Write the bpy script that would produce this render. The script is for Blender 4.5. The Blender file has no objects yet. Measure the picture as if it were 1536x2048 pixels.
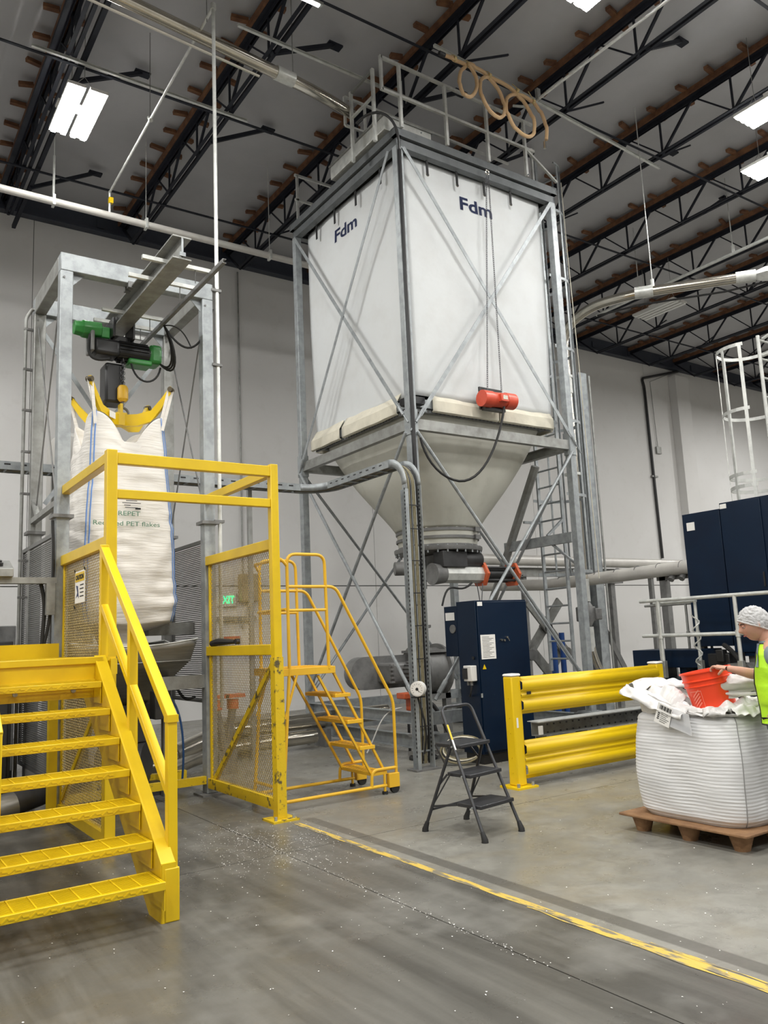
import bpy, bmesh, math, random
from mathutils import Vector, Matrix, noise
random.seed(7)
sc = bpy.context.scene
COL = sc.collection
PI = math.pi

# ------------------------------------------------------------ camera
YAW, PITCH, ROLL = 0.968643035, 0.152981550, -0.0445112505
_f = Vector((math.cos(PITCH)*math.cos(YAW), math.cos(PITCH)*math.sin(YAW), math.sin(PITCH)))
_r = _f.cross(Vector((0, 0, 1))).normalized(); _u = _r.cross(_f)
_r2 = _r*math.cos(ROLL) + _u*math.sin(ROLL); _u2 = _u*math.cos(ROLL) - _r*math.sin(ROLL)
cd = bpy.data.cameras.new('camera'); cam = bpy.data.objects.new('camera', cd); COL.objects.link(cam)
cam.matrix_world = Matrix(((_r2.x, _u2.x, -_f.x, 0), (_r2.y, _u2.y, -_f.y, 0), (_r2.z, _u2.z, -_f.z, 1.6), (0, 0, 0, 1)))
cd.sensor_fit = 'HORIZONTAL'; cd.sensor_width = 36.0; cd.lens = 36.0*1606.98/1536
cd.clip_start = 0.05; cd.clip_end = 200
sc.camera = cam

# ------------------------------------------------------------ world, exposure
w = bpy.data.worlds.new('world'); sc.world = w; w.use_nodes = True
w.node_tree.nodes['Background'].inputs[0].default_value = (0.75, 0.8, 0.85, 1)
w.node_tree.nodes['Background'].inputs[1].default_value = 0.3
vs = sc.view_settings
vs.view_transform = 'Standard'; vs.look = 'None'; vs.gamma = 1; vs.use_curve_mapping = False
vs.exposure = 0.12

# high bay lamps hanging in the parts of the hall that the picture does not reach
LAMP_W = 245
for lx, ly in [(-7, 0), (-7, 6), (-7, 12), (-2.3, -6), (-2.3, 0.3), (-2.3, 6), (-2.3, 11.5), (2.6, -6), (2.6, 0.3), (2.6, 5.0), (7.4, -6), (7.4, -0.5),
               (12.2, -6), (12.2, 0.5), (17.1, -4), (17.1, 2), (22, -4), (22, 2), (22, 8), (27, -2), (27, 6), (27, 12), (32, 10)]:
    ld = bpy.data.lights.new('high_bay_lamp', 'AREA'); ld.shape = 'RECTANGLE'; ld.size = 0.55; ld.size_y = 1.2
    ld.energy = LAMP_W; ld.color = (1, 0.985, 0.95)
    lo = bpy.data.objects.new('high_bay_lamp', ld); COL.objects.link(lo); lo.location = (lx, ly, 9.4)
TUBE_E = 95.0

# ------------------------------------------------------------ helpers
WORLD = {}
def mix_rgb(nt, fac, a, b):
    n = nt.nodes.new('ShaderNodeMix'); n.data_type = 'RGBA'
    if hasattr(fac, 'default_value') or True:
        if isinstance(fac, (int, float)): n.inputs[0].default_value = fac
        else: nt.links.new(fac, n.inputs[0])
    for v, i in ((a, 6), (b, 7)):
        if isinstance(v, (tuple, list)): n.inputs[i].default_value = (*v[:3], 1)
        else: nt.links.new(v, n.inputs[i])
    return n.outputs[2]
def noise_out(nt, scale, detail=4, rough=0.55, vec=None, dist=0):
    n = nt.nodes.new('ShaderNodeTexNoise'); n.inputs['Scale'].default_value = scale
    n.inputs['Detail'].default_value = detail; n.inputs['Roughness'].default_value = rough; n.inputs['Distortion'].default_value = dist
    if vec is not None: nt.links.new(vec, n.inputs['Vector'])
    return n.outputs['Fac']
def ramp(nt, src, a, b, va=0, vb=1):
    n = nt.nodes.new('ShaderNodeMapRange'); n.clamp = True
    nt.links.new(src, n.inputs[0]); n.inputs[1].default_value = a; n.inputs[2].default_value = b
    n.inputs[3].default_value = va; n.inputs[4].default_value = vb
    return n.outputs[0]
def coords(nt, scale=(1, 1, 1), kind='Object'):
    t = nt.nodes.new('ShaderNodeNewGeometry') if kind == 'Position' else nt.nodes.new('ShaderNodeTexCoord')
    m = nt.nodes.new('ShaderNodeMapping'); m.inputs['Scale'].default_value = scale
    nt.links.new(t.outputs['Position' if kind == 'Position' else 'Object'], m.inputs['Vector'])
    return m.outputs['Vector']
MATS = {}
def mat(name, col, rough=0.5, metal=0.0, col2=None, sc1=3.0, lo=0.45, hi=0.7, bump=0.0, bscale=20, vscale=(1, 1, 1), alpha=None, trans=None, spec=None, coat=0, sub=None):
    m = bpy.data.materials.new(name); m.use_nodes = True; nt = m.node_tree
    b = nt.nodes['Principled BSDF']
    b.inputs['Base Color'].default_value = (*col, 1); b.inputs['Roughness'].default_value = rough; b.inputs['Metallic'].default_value = metal
    vec = coords(nt, vscale, 'Position')
    if col2 is not None:
        f = ramp(nt, noise_out(nt, sc1, 5, 0.6, vec), lo, hi)
        nt.links.new(mix_rgb(nt, f, col, col2), b.inputs['Base Color'])
    if bump:
        bn = nt.nodes.new('ShaderNodeBump'); bn.inputs['Strength'].default_value = bump; bn.inputs['Distance'].default_value = 0.02
        nt.links.new(noise_out(nt, bscale, 3, 0.5, vec), bn.inputs['Height']); nt.links.new(bn.outputs[0], b.inputs['Normal'])
    if alpha is not None: b.inputs['Alpha'].default_value = alpha
    if trans is not None: b.inputs['Transmission Weight'].default_value = trans
    if spec is not None: b.inputs['Specular IOR Level'].default_value = spec
    if coat: b.inputs['Coat Weight'].default_value = coat
    if sub: b.inputs['Subsurface Weight'].default_value = sub; b.inputs['Subsurface Radius'].default_value = (0.01, 0.004, 0.002)
    MATS[name] = m
    return m
def emat(name, col, e):
    m = bpy.data.materials.new(name); m.use_nodes = True
    b = m.node_tree.nodes['Principled BSDF']; b.inputs['Base Color'].default_value = (*col, 1)
    b.inputs['Emission Color'].default_value = (*col, 1); b.inputs['Emission Strength'].default_value = e
    MATS[name] = m; return m

GALV = mat('galvanised_steel', (0.37, 0.395, 0.405), 0.5, 0.4, (0.27, 0.29, 0.30), 9, 0.4, 0.65, 0.05, 60)
GALVD = mat('dull_galvanised_steel', (0.34, 0.345, 0.33), 0.5, 0.5, (0.25, 0.25, 0.235), 7, 0.4, 0.65)
GALVW = mat('pale_galvanised_rail', (0.66, 0.67, 0.64), 0.4, 0.3, (0.52, 0.53, 0.51), 9, 0.4, 0.65)
STAIN = mat('stainless_steel', (0.62, 0.58, 0.50), 0.2, 0.95, (0.52, 0.49, 0.43), 4, 0.4, 0.7)
STAIND = mat('brushed_stainless', (0.33, 0.32, 0.295), 0.38, 0.85, (0.25, 0.245, 0.225), 4, 0.4, 0.7, 0, 20, (1, 1, 12))
WPIPE = mat('white_painted_pipe', (0.62, 0.6, 0.56), 0.35, 0.1, (0.54, 0.52, 0.49), 3)
DARK = mat('joist_black_paint', (0.014, 0.016, 0.024), 0.65, 0, (0.022, 0.025, 0.034), 3, spec=0.25)
BLACK = mat('black_plastic', (0.015, 0.015, 0.016), 0.4, 0)
RUB = mat('black_rubber', (0.012, 0.012, 0.012), 0.7, 0)
CAST = mat('grey_cast_iron', (0.20, 0.20, 0.195), 0.5, 0.2, (0.14, 0.14, 0.14), 8)
TIMB = mat('nailer_timber', (0.20, 0.092, 0.042), 0.85, 0, (0.115, 0.05, 0.026), 5, 0.4, 0.6, 0.2, 40, (1, 1, 1))
YEL = mat('yellow_paint', (0.73, 0.50, 0.006), 0.36, 0, (0.65, 0.435, 0.006), 3, 0.4, 0.7)
YELR = mat('yellow_rail_paint', (0.78, 0.53, 0.005), 0.34, 0, (0.73, 0.48, 0.005), 2, 0.4, 0.7)
YELW = mat('worn_yellow_paint', (0.67, 0.46, 0.01), 0.45, 0, (0.10, 0.08, 0.035), 11, 0.565, 0.63, 0.1, 40)
EXPM = mat('expanded_mesh_paint', (0.36, 0.27, 0.10), 0.45, 0.2, (0.26, 0.20, 0.09), 5)
TOPB = mat('dark_grey_beam', (0.15, 0.16, 0.165), 0.5, 0.3, (0.11, 0.12, 0.125), 6)  # even dark grey steel for the tower's top beams
YELO = mat('orange_yellow_paint', (0.78, 0.46, 0.025), 0.4, 0, (0.70, 0.40, 0.02), 3, 0.4, 0.7)
RED = mat('red_paint', (0.68, 0.09, 0.045), 0.4, 0, (0.6, 0.07, 0.03), 6)
ORANGE = mat('orange_paint', (0.62, 0.12, 0.04), 0.45, 0, (0.5, 0.09, 0.03), 6)
BUCK = mat('orange_bucket_plastic', (0.93, 0.07, 0.02), 0.35, 0, sub=0.0)
BUCKL = mat('faded_bucket_print', (0.93, 0.26, 0.18), 0.45)
GREEN = mat('green_paint', (0.035, 0.23, 0.045), 0.35, 0, (0.03, 0.19, 0.04), 6)
BLUE = mat('dark_blue_cabinet_paint', (0.0008, 0.010, 0.030), 0.42, 0, (0.0006, 0.007, 0.023), 2, spec=0.3)
BLUEL = mat('light_blue_clamp', (0.03, 0.2, 0.55), 0.35)
SILO = mat('white_silo_fabric', (0.66, 0.68, 0.685), 0.8, 0, (0.60, 0.61, 0.605), 1.6, 0.45, 0.75, 0.15, 6)
CREAM = mat('cream_skirt_fabric', (0.72, 0.68, 0.56), 0.85, 0, (0.60, 0.565, 0.47), 3, 0.4, 0.7, 0.3, 9)
CONE = mat('cream_cone_fabric', (0.58, 0.575, 0.51), 0.75, 0, (0.46, 0.46, 0.40), 2.2, 0.5, 0.8, 0.12, 5)
BAGM = mat('white_woven_bag', (0.80, 0.77, 0.72), 0.62, 0, (0.74, 0.71, 0.665), 3, 0.4, 0.7, 0.35, 5, (1, 1, 9))
PELB = mat('white_ribbed_bag', (0.735, 0.74, 0.745), 0.5, 0, (0.64, 0.645, 0.65), 1.5, 0.4, 0.7, 0.25, 5, (1, 1, 9))
BLST = mat('blue_seam_strap', (0.13, 0.30, 0.72), 0.6)
LINER = mat('white_liner_plastic', (0.72, 0.71, 0.69), 0.3, 0, (0.62, 0.61, 0.60), 6, 0.4, 0.7, 0.4, 14)
POUCH = mat('clear_plastic_pouch', (0.75, 0.76, 0.78), 0.12, 0, alpha=0.45)
PAPER = mat('white_paper', (0.8, 0.79, 0.76), 0.7)
INK = mat('black_ink', (0.02, 0.02, 0.02), 0.7)
INKB = mat('dark_blue_ink', (0.03, 0.045, 0.13), 0.6)
INKG = mat('green_ink', (0.10, 0.22, 0.14), 0.7)
HOSE = mat('tan_hose', (0.55, 0.37, 0.20), 0.4, 0, (0.48, 0.31, 0.17), 6)
CHAIN = mat('chain_steel', (0.12, 0.12, 0.13), 0.4, 0.8)
WOOD = mat('pallet_wood', (0.29, 0.16, 0.075), 0.8, 0, (0.20, 0.105, 0.05), 6, 0.4, 0.65, 0.3, 30)
SKIN = mat('skin', (0.56, 0.31, 0.22), 0.5, 0, (0.52, 0.26, 0.19), 12, 0.4, 0.8, sub=0.15)
LIP = mat('lip', (0.45, 0.15, 0.12), 0.5)
HAIR = mat('dark_brown_hair', (0.04, 0.022, 0.012), 0.6)
NET = mat('white_hair_net', (0.85, 0.85, 0.85), 0.8, 0, alpha=0.55, bump=0.8, bscale=45)
VEST = mat('lime_safety_vest', (0.50, 0.86, 0.02), 0.65, 0, (0.42, 0.78, 0.02), 7, 0.4, 0.7, 0.4, 12)
SHIRT = mat('grey_blue_shirt', (0.20, 0.25, 0.28), 0.8, 0, (0.16, 0.2, 0.23), 8)
PANTS = mat('black_trousers', (0.012, 0.012, 0.014), 0.8)
SHOE = mat('black_shoe', (0.012, 0.013, 0.018), 0.5)
WHITEP = mat('white_enamel', (0.72, 0.71, 0.68), 0.35)
MESHD = mat('machine_guard_grey', (0.17, 0.17, 0.165), 0.5, 0.3)
MACH = mat('machine_dark_grey', (0.06, 0.06, 0.062), 0.5, 0.3, (0.04, 0.04, 0.042), 4)
CABLE = mat('olive_cable', (0.23, 0.20, 0.12), 0.5, 0, (0.17, 0.15, 0.09), 20)
LEDG = mat('ledger_blue_black', (0.035, 0.042, 0.06), 0.5, 0, (0.05, 0.055, 0.075), 2)
TUBEM = emat('fluorescent_tube', (1.0, 0.99, 0.96), TUBE_E)
TUBEO = mat('unlit_tube', (0.75, 0.75, 0.73), 0.3)
EXITM = emat('green_exit_letters', (0.02, 0.9, 0.25), 3.0)

class MB:
    def __init__(s): s.v = []; s.f = []; s.sm = True
    def add(s, vs_, fs):
        o = len(s.v); s.v += [tuple(p) for p in vs_]; s.f += [tuple(i+o for i in f) for f in fs]; return s
    def bx(s, x0, x1, y0, y1, z0, z1):
        return s.add([(x0, y0, z0), (x1, y0, z0), (x1, y1, z0), (x0, y1, z0), (x0, y0, z1), (x1, y0, z1), (x1, y1, z1), (x0, y1, z1)],
                     [(0, 3, 2, 1), (4, 5, 6, 7), (0, 1, 5, 4), (1, 2, 6, 5), (2, 3, 7, 6), (3, 0, 4, 7)])
    def frame(s, d, up):
        d = d.normalized(); up = Vector(up)
        if abs(d.dot(up)) > 0.98: up = Vector((1, 0, 0)) if abs(d.x) < 0.9 else Vector((0, 1, 0))
        a = d.cross(up).normalized(); b = a.cross(d).normalized()
        return a, b
    def sec(s, p, q, prof, up=(0, 0, 1)):
        p = Vector(p); q = Vector(q); a, b = s.frame(q-p, up); n = len(prof)
        vs_ = [p + a*x + b*y for x, y in prof] + [q + a*x + b*y for x, y in prof]
        fs = [(i, (i+1) % n, n+(i+1) % n, n+i) for i in range(n)] + [tuple(range(n-1, -1, -1)), tuple(range(n, 2*n))]
        return s.add(vs_, fs)
    def beam(s, p, q, w_, h, up=(0, 0, 1)):
        return s.sec(p, q, [(-w_/2, -h/2), (w_/2, -h/2), (w_/2, h/2), (-w_/2, h/2)], up)
    def ibeam(s, p, q, w_, h, t=0.012, up=(0, 0, 1)):
        a, b, t2 = w_/2, h/2, t/2
        return s.sec(p, q, [(-a, -b), (a, -b), (a, -b+t), (t2, -b+t), (t2, b-t), (a, b-t), (a, b), (-a, b), (-a, b-t), (-t2, b-t), (-t2, -b+t), (-a, -b+t)], up)
    def chan(s, p, q, w_, h, t=0.01, up=(0, 0, 1), flip=1):
        a, b = w_/2*flip, h/2; tt = t*flip
        return s.sec(p, q, [(-a, -b), (a, -b), (a, -b+t), (-a+tt, -b+t), (-a+tt, b-t), (a, b-t), (a, b), (-a, b)], up)
    def angle(s, p, q, w_, h, t=0.008, up=(0, 0, 1), fx=1, fy=1):
        return s.sec(p, q, [(0, 0), (w_*fx, 0), (w_*fx, t*fy), (t*fx, t*fy), (t*fx, h*fy), (0, h*fy)], up)
    def tube(s, pts, r, n=10, closed=False, caps=True):
        pts = [Vector(p) for p in pts]; m = len(pts)
        rs = r if isinstance(r, (list, tuple)) else [r]*m
        tang = []
        for i in range(m):
            if closed: t = pts[(i+1) % m]-pts[i-1]
            elif i == 0: t = pts[1]-pts[0]
            elif i == m-1: t = pts[-1]-pts[-2]
            else: t = (pts[i+1]-pts[i]).normalized()+(pts[i]-pts[i-1]).normalized()
            tang.append(t.normalized() if t.length > 1e-9 else Vector((0, 0, 1)))
        up = Vector((0, 0, 1)) if abs(tang[0].z) < 0.9 else Vector((1, 0, 0))
        a = tang[0].cross(up).normalized(); vs_ = []
        for i in range(m):
            a = (a - tang[i]*a.dot(tang[i])).normalized(); b = tang[i].cross(a)
            for k in range(n):
                th = 2*PI*k/n; vs_.append(pts[i] + (a*math.cos(th)+b*math.sin(th))*rs[i])
        fs = []
        for i in range(m if closed else m-1):
            j = (i+1) % m
            for k in range(n): fs.append((i*n+k, i*n+(k+1) % n, j*n+(k+1) % n, j*n+k))
        if caps and not closed: fs += [tuple(range(n-1, -1, -1)), tuple((m-1)*n+k for k in range(n))]
        return s.add(vs_, fs)
    def cyl(s, p, q, r, n=16): return s.tube([p, q], r, n)
    def lathe(s, c, prof, n=24, ax='z', caps=True):
        vs_ = []; c = Vector(c)
        for r, z in prof:
            for k in range(n):
                t = 2*PI*k/n; x, y = r*math.cos(t), r*math.sin(t)
                vs_.append(c + (Vector((x, y, z)) if ax == 'z' else Vector((z, x, y)) if ax == 'x' else Vector((y, z, x))))
        m = len(prof); fs = [(i*n+k, i*n+(k+1) % n, (i+1)*n+(k+1) % n, (i+1)*n+k) for i in range(m-1) for k in range(n)]
        if caps: fs += [tuple(range(n-1, -1, -1)), tuple((m-1)*n+k for k in range(n))]
        return s.add(vs_, fs)
    def prism(s, poly, vec):
        n = len(poly); vec = Vector(vec); vs_ = [Vector(p) for p in poly]+[Vector(p)+vec for p in poly]
        return s.add(vs_, [tuple(range(n-1, -1, -1)), tuple(range(n, 2*n))]+[(i, (i+1) % n, n+(i+1) % n, n+i) for i in range(n)])
    def grid(s, fn, nu, nv, closed_u=False):
        vs_ = [fn(i/(nu if closed_u else nu-1), j/(nv-1)) for j in range(nv) for i in range(nu)]
        fs = []
        for j in range(nv-1):
            for i in range(nu if closed_u else nu-1):
                k = (i+1) % nu; fs.append((j*nu+i, j*nu+k, (j+1)*nu+k, (j+1)*nu+i))
        return s.add(vs_, fs)
    def ball(s, c, r, n=12, m=8, sc3=(1, 1, 1)):
        c = Vector(c)
        return s.grid(lambda u, v: c + Vector((math.cos(2*PI*u)*math.sin(PI*(0.001+v*0.998))*r*sc3[0], math.sin(2*PI*u)*math.sin(PI*(0.001+v*0.998))*r*sc3[1], -math.cos(PI*v)*r*sc3[2])), n, m, True)

def mesh_from(name, mb, base, sharp=0.6, recalc=True):
    me = bpy.data.meshes.new(name)
    bx, by, bz = base
    me.from_pydata([(x-bx, y-by, z-bz) for x, y, z in mb.v], [], mb.f)
    bm = bmesh.new(); bm.from_mesh(me)
    if recalc: bmesh.ops.recalc_face_normals(bm, faces=bm.faces)
    for e in bm.edges:
        if len(e.link_faces) == 2: e.smooth = e.calc_face_angle(0) < sharp
    for f in bm.faces: f.smooth = True
    bm.to_mesh(me); bm.free()
    return me
def obj(name, mb, m, parent=None, base=None, bevel=0, solid=0, sub=0, label=None, stuff=False, sharp=0.6):
    if parent is not None: base = WORLD[parent.name]
    if base is None:
        xs = [p[0] for p in mb.v]; ys = [p[1] for p in mb.v]; zs = [p[2] for p in mb.v]
        base = ((min(xs)+max(xs))/2, (min(ys)+max(ys))/2, min(zs))
    me = mesh_from(name, mb, base, sharp)
    me.materials.append(m)
    o = bpy.data.objects.new(name, me); COL.objects.link(o)
    if parent is not None: o.parent = parent
    else: o.location = base
    WORLD[o.name] = tuple(base)
    if solid: md = o.modifiers.new('s', 'SOLIDIFY'); md.thickness = solid; md.offset = 0
    if sub: md = o.modifiers.new('u', 'SUBSURF'); md.levels = sub; md.render_levels = sub
    if bevel:
        md = o.modifiers.new('b', 'BEVEL'); md.width = bevel; md.segments = 2; md.limit_method = 'ANGLE'; md.angle_limit = 0.7
    if label: o['label'] = label
    if stuff: o['kind'] = 'stuff'
    return o
def tag(o, label, cat, group=None):
    o['label'] = label; o['category'] = cat
    if group: o['group'] = group
    return o
def thing(name, label, cat, base, group=None):
    o = bpy.data.objects.new(name, None); COL.objects.link(o); o.location = base; o.empty_display_size = 0.1
    WORLD[o.name] = tuple(base)
    return tag(o, label, cat, group)
def struct(name, mb, m, parent=None, **k):
    o = obj(name, mb, m, parent, **k)
    if parent is None: o['kind'] = 'structure'
    return o
def dup(o, delta, label=None, group=None, parent=None):
    c = o.copy(); COL.objects.link(c)
    if parent is None:
        c.location = Vector(o.location)+Vector(delta); WORLD[c.name] = tuple(c.location)
        if label: c['label'] = label
        if group: c['group'] = group
    else:
        c.parent = parent
    for ch in [q for q in list(bpy.data.objects) if q.parent == o]: dup(ch, None, parent=c)
    return c
def text(name, s, size, loc, xd, ud, m, parent, width=None, depth=0.002, bold=0.0):
    cu = bpy.data.curves.new(name, 'FONT'); cu.body = s; cu.size = size; cu.extrude = depth; cu.offset = bold; cu.resolution_u = 3
    t = bpy.data.objects.new(name, cu); COL.objects.link(t); bpy.context.view_layer.update()
    me = bpy.data.meshes.new_from_object(t.evaluated_get(bpy.context.evaluated_depsgraph_get()))
    bpy.data.objects.remove(t); bpy.data.curves.remove(cu)
    xs = [v.co.x for v in me.vertices]; k = 1.0
    if width: k = width/(max(xs)-min(xs))
    x0 = min(xs); xd = Vector(xd).normalized(); ud = Vector(ud).normalized(); nd = xd.cross(ud); b = Vector(WORLD[parent.name])
    for v in me.vertices:
        v.co = Vector(loc)-b + xd*((v.co.x-x0)*k) + ud*v.co.y + nd*v.co.z
    me.materials.clear(); me.materials.append(m)
    o = bpy.data.objects.new(name, me); COL.objects.link(o); o.parent = parent; WORLD[o.name] = tuple(b)
    return o
def arc(c, r, a0, a1, n, u, v):
    c = Vector(c); u = Vector(u); v = Vector(v)
    return [c+u*(r*math.cos(a0+(a1-a0)*i/n))+v*(r*math.sin(a0+(a1-a0)*i/n)) for i in range(n+1)]
def bez(p0, p1, p2, p3, n=12):
    p0, p1, p2, p3 = map(Vector, (p0, p1, p2, p3)); out = []
    for i in range(n+1):
        t = i/n; out.append(p0*(1-t)**3+p1*3*t*(1-t)**2+p2*3*t*t*(1-t)+p3*t**3)
    return out
def fillet(pts, r, n=5):
    pts = [Vector(p) for p in pts]; out = [pts[0]]
    for i in range(1, len(pts)-1):
        a = (pts[i-1]-pts[i]); b = (pts[i+1]-pts[i]); rr = min(r, a.length*0.49, b.length*0.49)
        a = pts[i]+a.normalized()*rr; b = pts[i]+b.normalized()*rr
        for k in range(n+1):
            t = k/n; out.append(a*(1-t)**2+pts[i]*2*t*(1-t)+b*t*t)
    out.append(pts[-1]); return out

# ============================================================ SHELL
WY = 16.9
# floor: slabs with sawn joints, one big dark bed below
def floor_mat():
    m = bpy.data.materials.new('polished_concrete'); m.use_nodes = True; nt = m.node_tree; b = nt.nodes['Principled BSDF']
    P = coords(nt, (1, 1, 1), 'Position')
    sep = nt.nodes.new('ShaderNodeSeparateXYZ'); nt.links.new(P, sep.inputs[0])
    big = ramp(nt, noise_out(nt, 0.55, 5, 0.6, P, 0.4), 0.35, 0.68)
    base = mix_rgb(nt, big, (0.185, 0.179, 0.157), (0.285, 0.278, 0.248))
    fine = ramp(nt, noise_out(nt, 5, 8, 0.7, P, 0.6), 0.42, 0.7)
    base = mix_rgb(nt, fine, base, (0.165, 0.16, 0.14))
    # brown warm patches in the lane beyond the line
    warm = ramp(nt, noise_out(nt, 0.9, 6, 0.65, coords(nt, (1, 1.4, 1), 'Position'), 1.0), 0.5, 0.72, 0, 0.6)
    base = mix_rgb(nt, warm, base, (0.215, 0.185, 0.13))
    # traffic side: worn darker with tyre streaks along the lane
    side = ramp(nt, sep.outputs['X'], 3.44, 3.50, 1, 0)
    st = ramp(nt, noise_out(nt, 1.0, 6, 0.65, coords(nt, (3.2, 0.22, 1), 'Position'), 0.6), 0.38, 0.66)
    dark = mix_rgb(nt, st, (0.066, 0.063, 0.055), (0.135, 0.13, 0.115))
    spot = ramp(nt, noise_out(nt, 1.1, 4, 0.6, P), 0.52, 0.7, 0, 0.7)
    dark = mix_rgb(nt, spot, dark, (0.205, 0.2, 0.183))
    base = mix_rgb(nt, side, base, dark)
    # removed tape band beside the line
    b1 = ramp(nt, sep.outputs['X'], 3.575, 3.59); b2 = ramp(nt, sep.outputs['X'], 3.69, 3.705, 1, 0)
    mu = nt.nodes.new('ShaderNodeMath'); mu.operation = 'MULTIPLY'; nt.links.new(b1, mu.inputs[0]); nt.links.new(b2, mu.inputs[1])
    yb = ramp(nt, sep.outputs['Y'], 6.7, 6.75, 0.75, 0)
    mu2 = nt.nodes.new('ShaderNodeMath'); mu2.operation = 'MULTIPLY'; nt.links.new(mu.outputs[0], mu2.inputs[0]); nt.links.new(yb, mu2.inputs[1])
    base = mix_rgb(nt, mu2.outputs[0], base, (0.085, 0.08, 0.07))
    nt.links.new(base, b.inputs['Base Color'])
    rr = ramp(nt, noise_out(nt, 3, 6, 0.65, P), 0.35, 0.7, 0.24, 0.5); nt.links.new(rr, b.inputs['Roughness'])
    b.inputs['Specular IOR Level'].default_value = 0.45
    bn = nt.nodes.new('ShaderNodeBump'); bn.inputs['Strength'].default_value = 0.06; bn.inputs['Distance'].default_value = 0.01
    nt.links.new(noise_out(nt, 30, 4, 0.6, P), bn.inputs['Height']); nt.links.new(bn.outputs[0], b.inputs['Normal'])
    return m
FLO = floor_mat()
BED = mat('joint_filler', (0.05, 0.048, 0.043), 0.9)
floor = struct('floor', MB().bx(-14, 40, -14, WY+0.4, -0.3, -0.03), BED, base=(0, 0, 0))
xj = [-14, -4.4, 2.92, 10.6, 18.2, 25.8, 33, 40]; yj = [-14, -1.6, 5.8, 13.2, WY+0.1]
for i in range(len(xj)-1):
    for j in range(len(yj)-1):
        g = 0.004
        obj('floor_slab', MB().bx(xj[i]+g, xj[i+1]-g, yj[j]+g, yj[j+1]-g, -0.03, 0), FLO, floor)
# worn yellow floor line: layered strips of paint with ragged edges
PAINT = mat('worn_line_paint', (0.58, 0.41, 0.08), 0.5, 0, (0.19, 0.17, 0.125), 14, 0.49, 0.57, 0.1, 60, (1.5, 0.35, 1))
def strip(x0, x1, y0, y1, z, seed, amp=0.012, step=0.05):
    mb = MB(); n = int((y1-y0)/step); vs_ = []
    for i in range(n+1):
        y = y0+(y1-y0)*i/n
        a = noise.noise(Vector((seed, y*4, 0)))*amp*2; b = noise.noise(Vector((seed+9, y*4, 3)))*amp*2
        vs_ += [(x0+a, y, z), (x1+b, y, z)]
    mb.add(vs_, [(2*i, 2*i+1, 2*i+3, 2*i+2) for i in range(n)])
    return mb
fl_line = obj('floor_line', strip(3.440, 3.500, -3, 6.62, 0.0015, 1.2, 0.006), PAINT, floor)
fl_line['label'] = 'worn yellow painted line'
obj('paint_layer', strip(3.418, 3.436, -3, 3.7, 0.0025, 5.2, 0.012), PAINT, floor)
obj('paint_layer', strip(3.504, 3.522, -3, 2.9, 0.0022, 8.2, 0.012), PAINT, floor)
# white plastic flakes spilled on the floor
mb = MB()
for i in range(2600):
    if i < 1100: x = random.gauss(2.95, 0.33); y = random.gauss(6.1, 0.45)
    elif i < 1400: x = 2.92+random.gauss(0, 0.02); y = random.uniform(3, 7)
    else: x = random.uniform(0.3, 5.2); y = random.uniform(1.8, 7.5)
    if (x > 3.6 or i > 1400) and random.random() < 0.55: continue
    s_ = random.uniform(0.0018, 0.006)*(1.1 if i > 1400 else 1); a = random.uniform(0, 6.3)
    p = [(x+s_*math.cos(a+t)*random.uniform(.6, 1), y+s_*math.sin(a+t), 0.0015+random.uniform(0, 0.003)) for t in (0, 1.7, 3.1, 4.7)]
    mb.add(p, [(0, 1, 2, 3)])
fk = obj('plastic_flakes', mb, PAPER, None, base=(2.9, 6, 0)); tag(fk, 'white plastic flakes spilled over the concrete around the yellow line', 'flakes'); fk['kind'] = 'stuff'

# back wall of tilt-up panels
def wall_mat():
    m = bpy.data.materials.new('painted_concrete_wall'); m.use_nodes = True; nt = m.node_tree; b = nt.nodes['Principled BSDF']
    P = coords(nt, (1, 1, 1), 'Position')
    c = mix_rgb(nt, ramp(nt, noise_out(nt, 0.35, 4, 0.5, P), 0.35, 0.7), (0.70, 0.69, 0.675), (0.77, 0.765, 0.755))
    c = mix_rgb(nt, ramp(nt, noise_out(nt, 2.5, 6, 0.7, P), 0.55, 0.8, 0, 0.5), c, (0.62, 0.605, 0.575))
    nt.links.new(c, b.inputs['Base Color']); b.inputs['Roughness'].default_value = 0.75
    bn = nt.nodes.new('ShaderNodeBump'); bn.inputs['Strength'].default_value = 0.08; bn.inputs['Distance'].default_value = 0.02
    nt.links.new(noise_out(nt, 8, 5, 0.6, P), bn.inputs['Height']); nt.links.new(bn.outputs[0], b.inputs['Normal'])
    return m
WALL = wall_mat()
JOINT = mat('wall_joint', (0.12, 0.12, 0.115), 0.9)
wall = struct('wall_back', MB().bx(-14.4, 40.4, WY+0.03, WY+0.4, -0.1, 11.4), JOINT, base=(12, WY, 0))
xs_ = [-14.4, -5.1, 3.06, 11.27, 17.0, 22.75, 31, 40.4]; zs_ = [0, 2.86, 11.4]
for i in range(len(xs_)-1):
    for j in range(2):
        obj('wall_panel', MB().bx(xs_[i]+0.006, xs_[i+1]-0.006, WY, WY+0.04, zs_[j]+(0.012 if j else 0), zs_[j+1]-(0.012 if j == 0 else 0)), WALL, wall)
obj('pilaster', MB().bx(24.1, 24.85, WY-0.3, WY, 0, 10.25), WALL, wall, bevel=0.01)
obj('wall_curb', MB().bx(9.4, 19, WY-0.06, WY, 0, 0.12), GALVD, wall)
for nm, mb in (('wall_left', MB().bx(-14.4, -14, -14, WY+0.4, 0, 11.4)), ('wall_right', MB().bx(40, 40.4, -14, WY+0.4, 0, 11.4)), ('wall_front', MB().bx(-14.4, 40.4, -14.4, -14, 0, 11.4))):
    struct(nm, mb, WALL)
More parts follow.
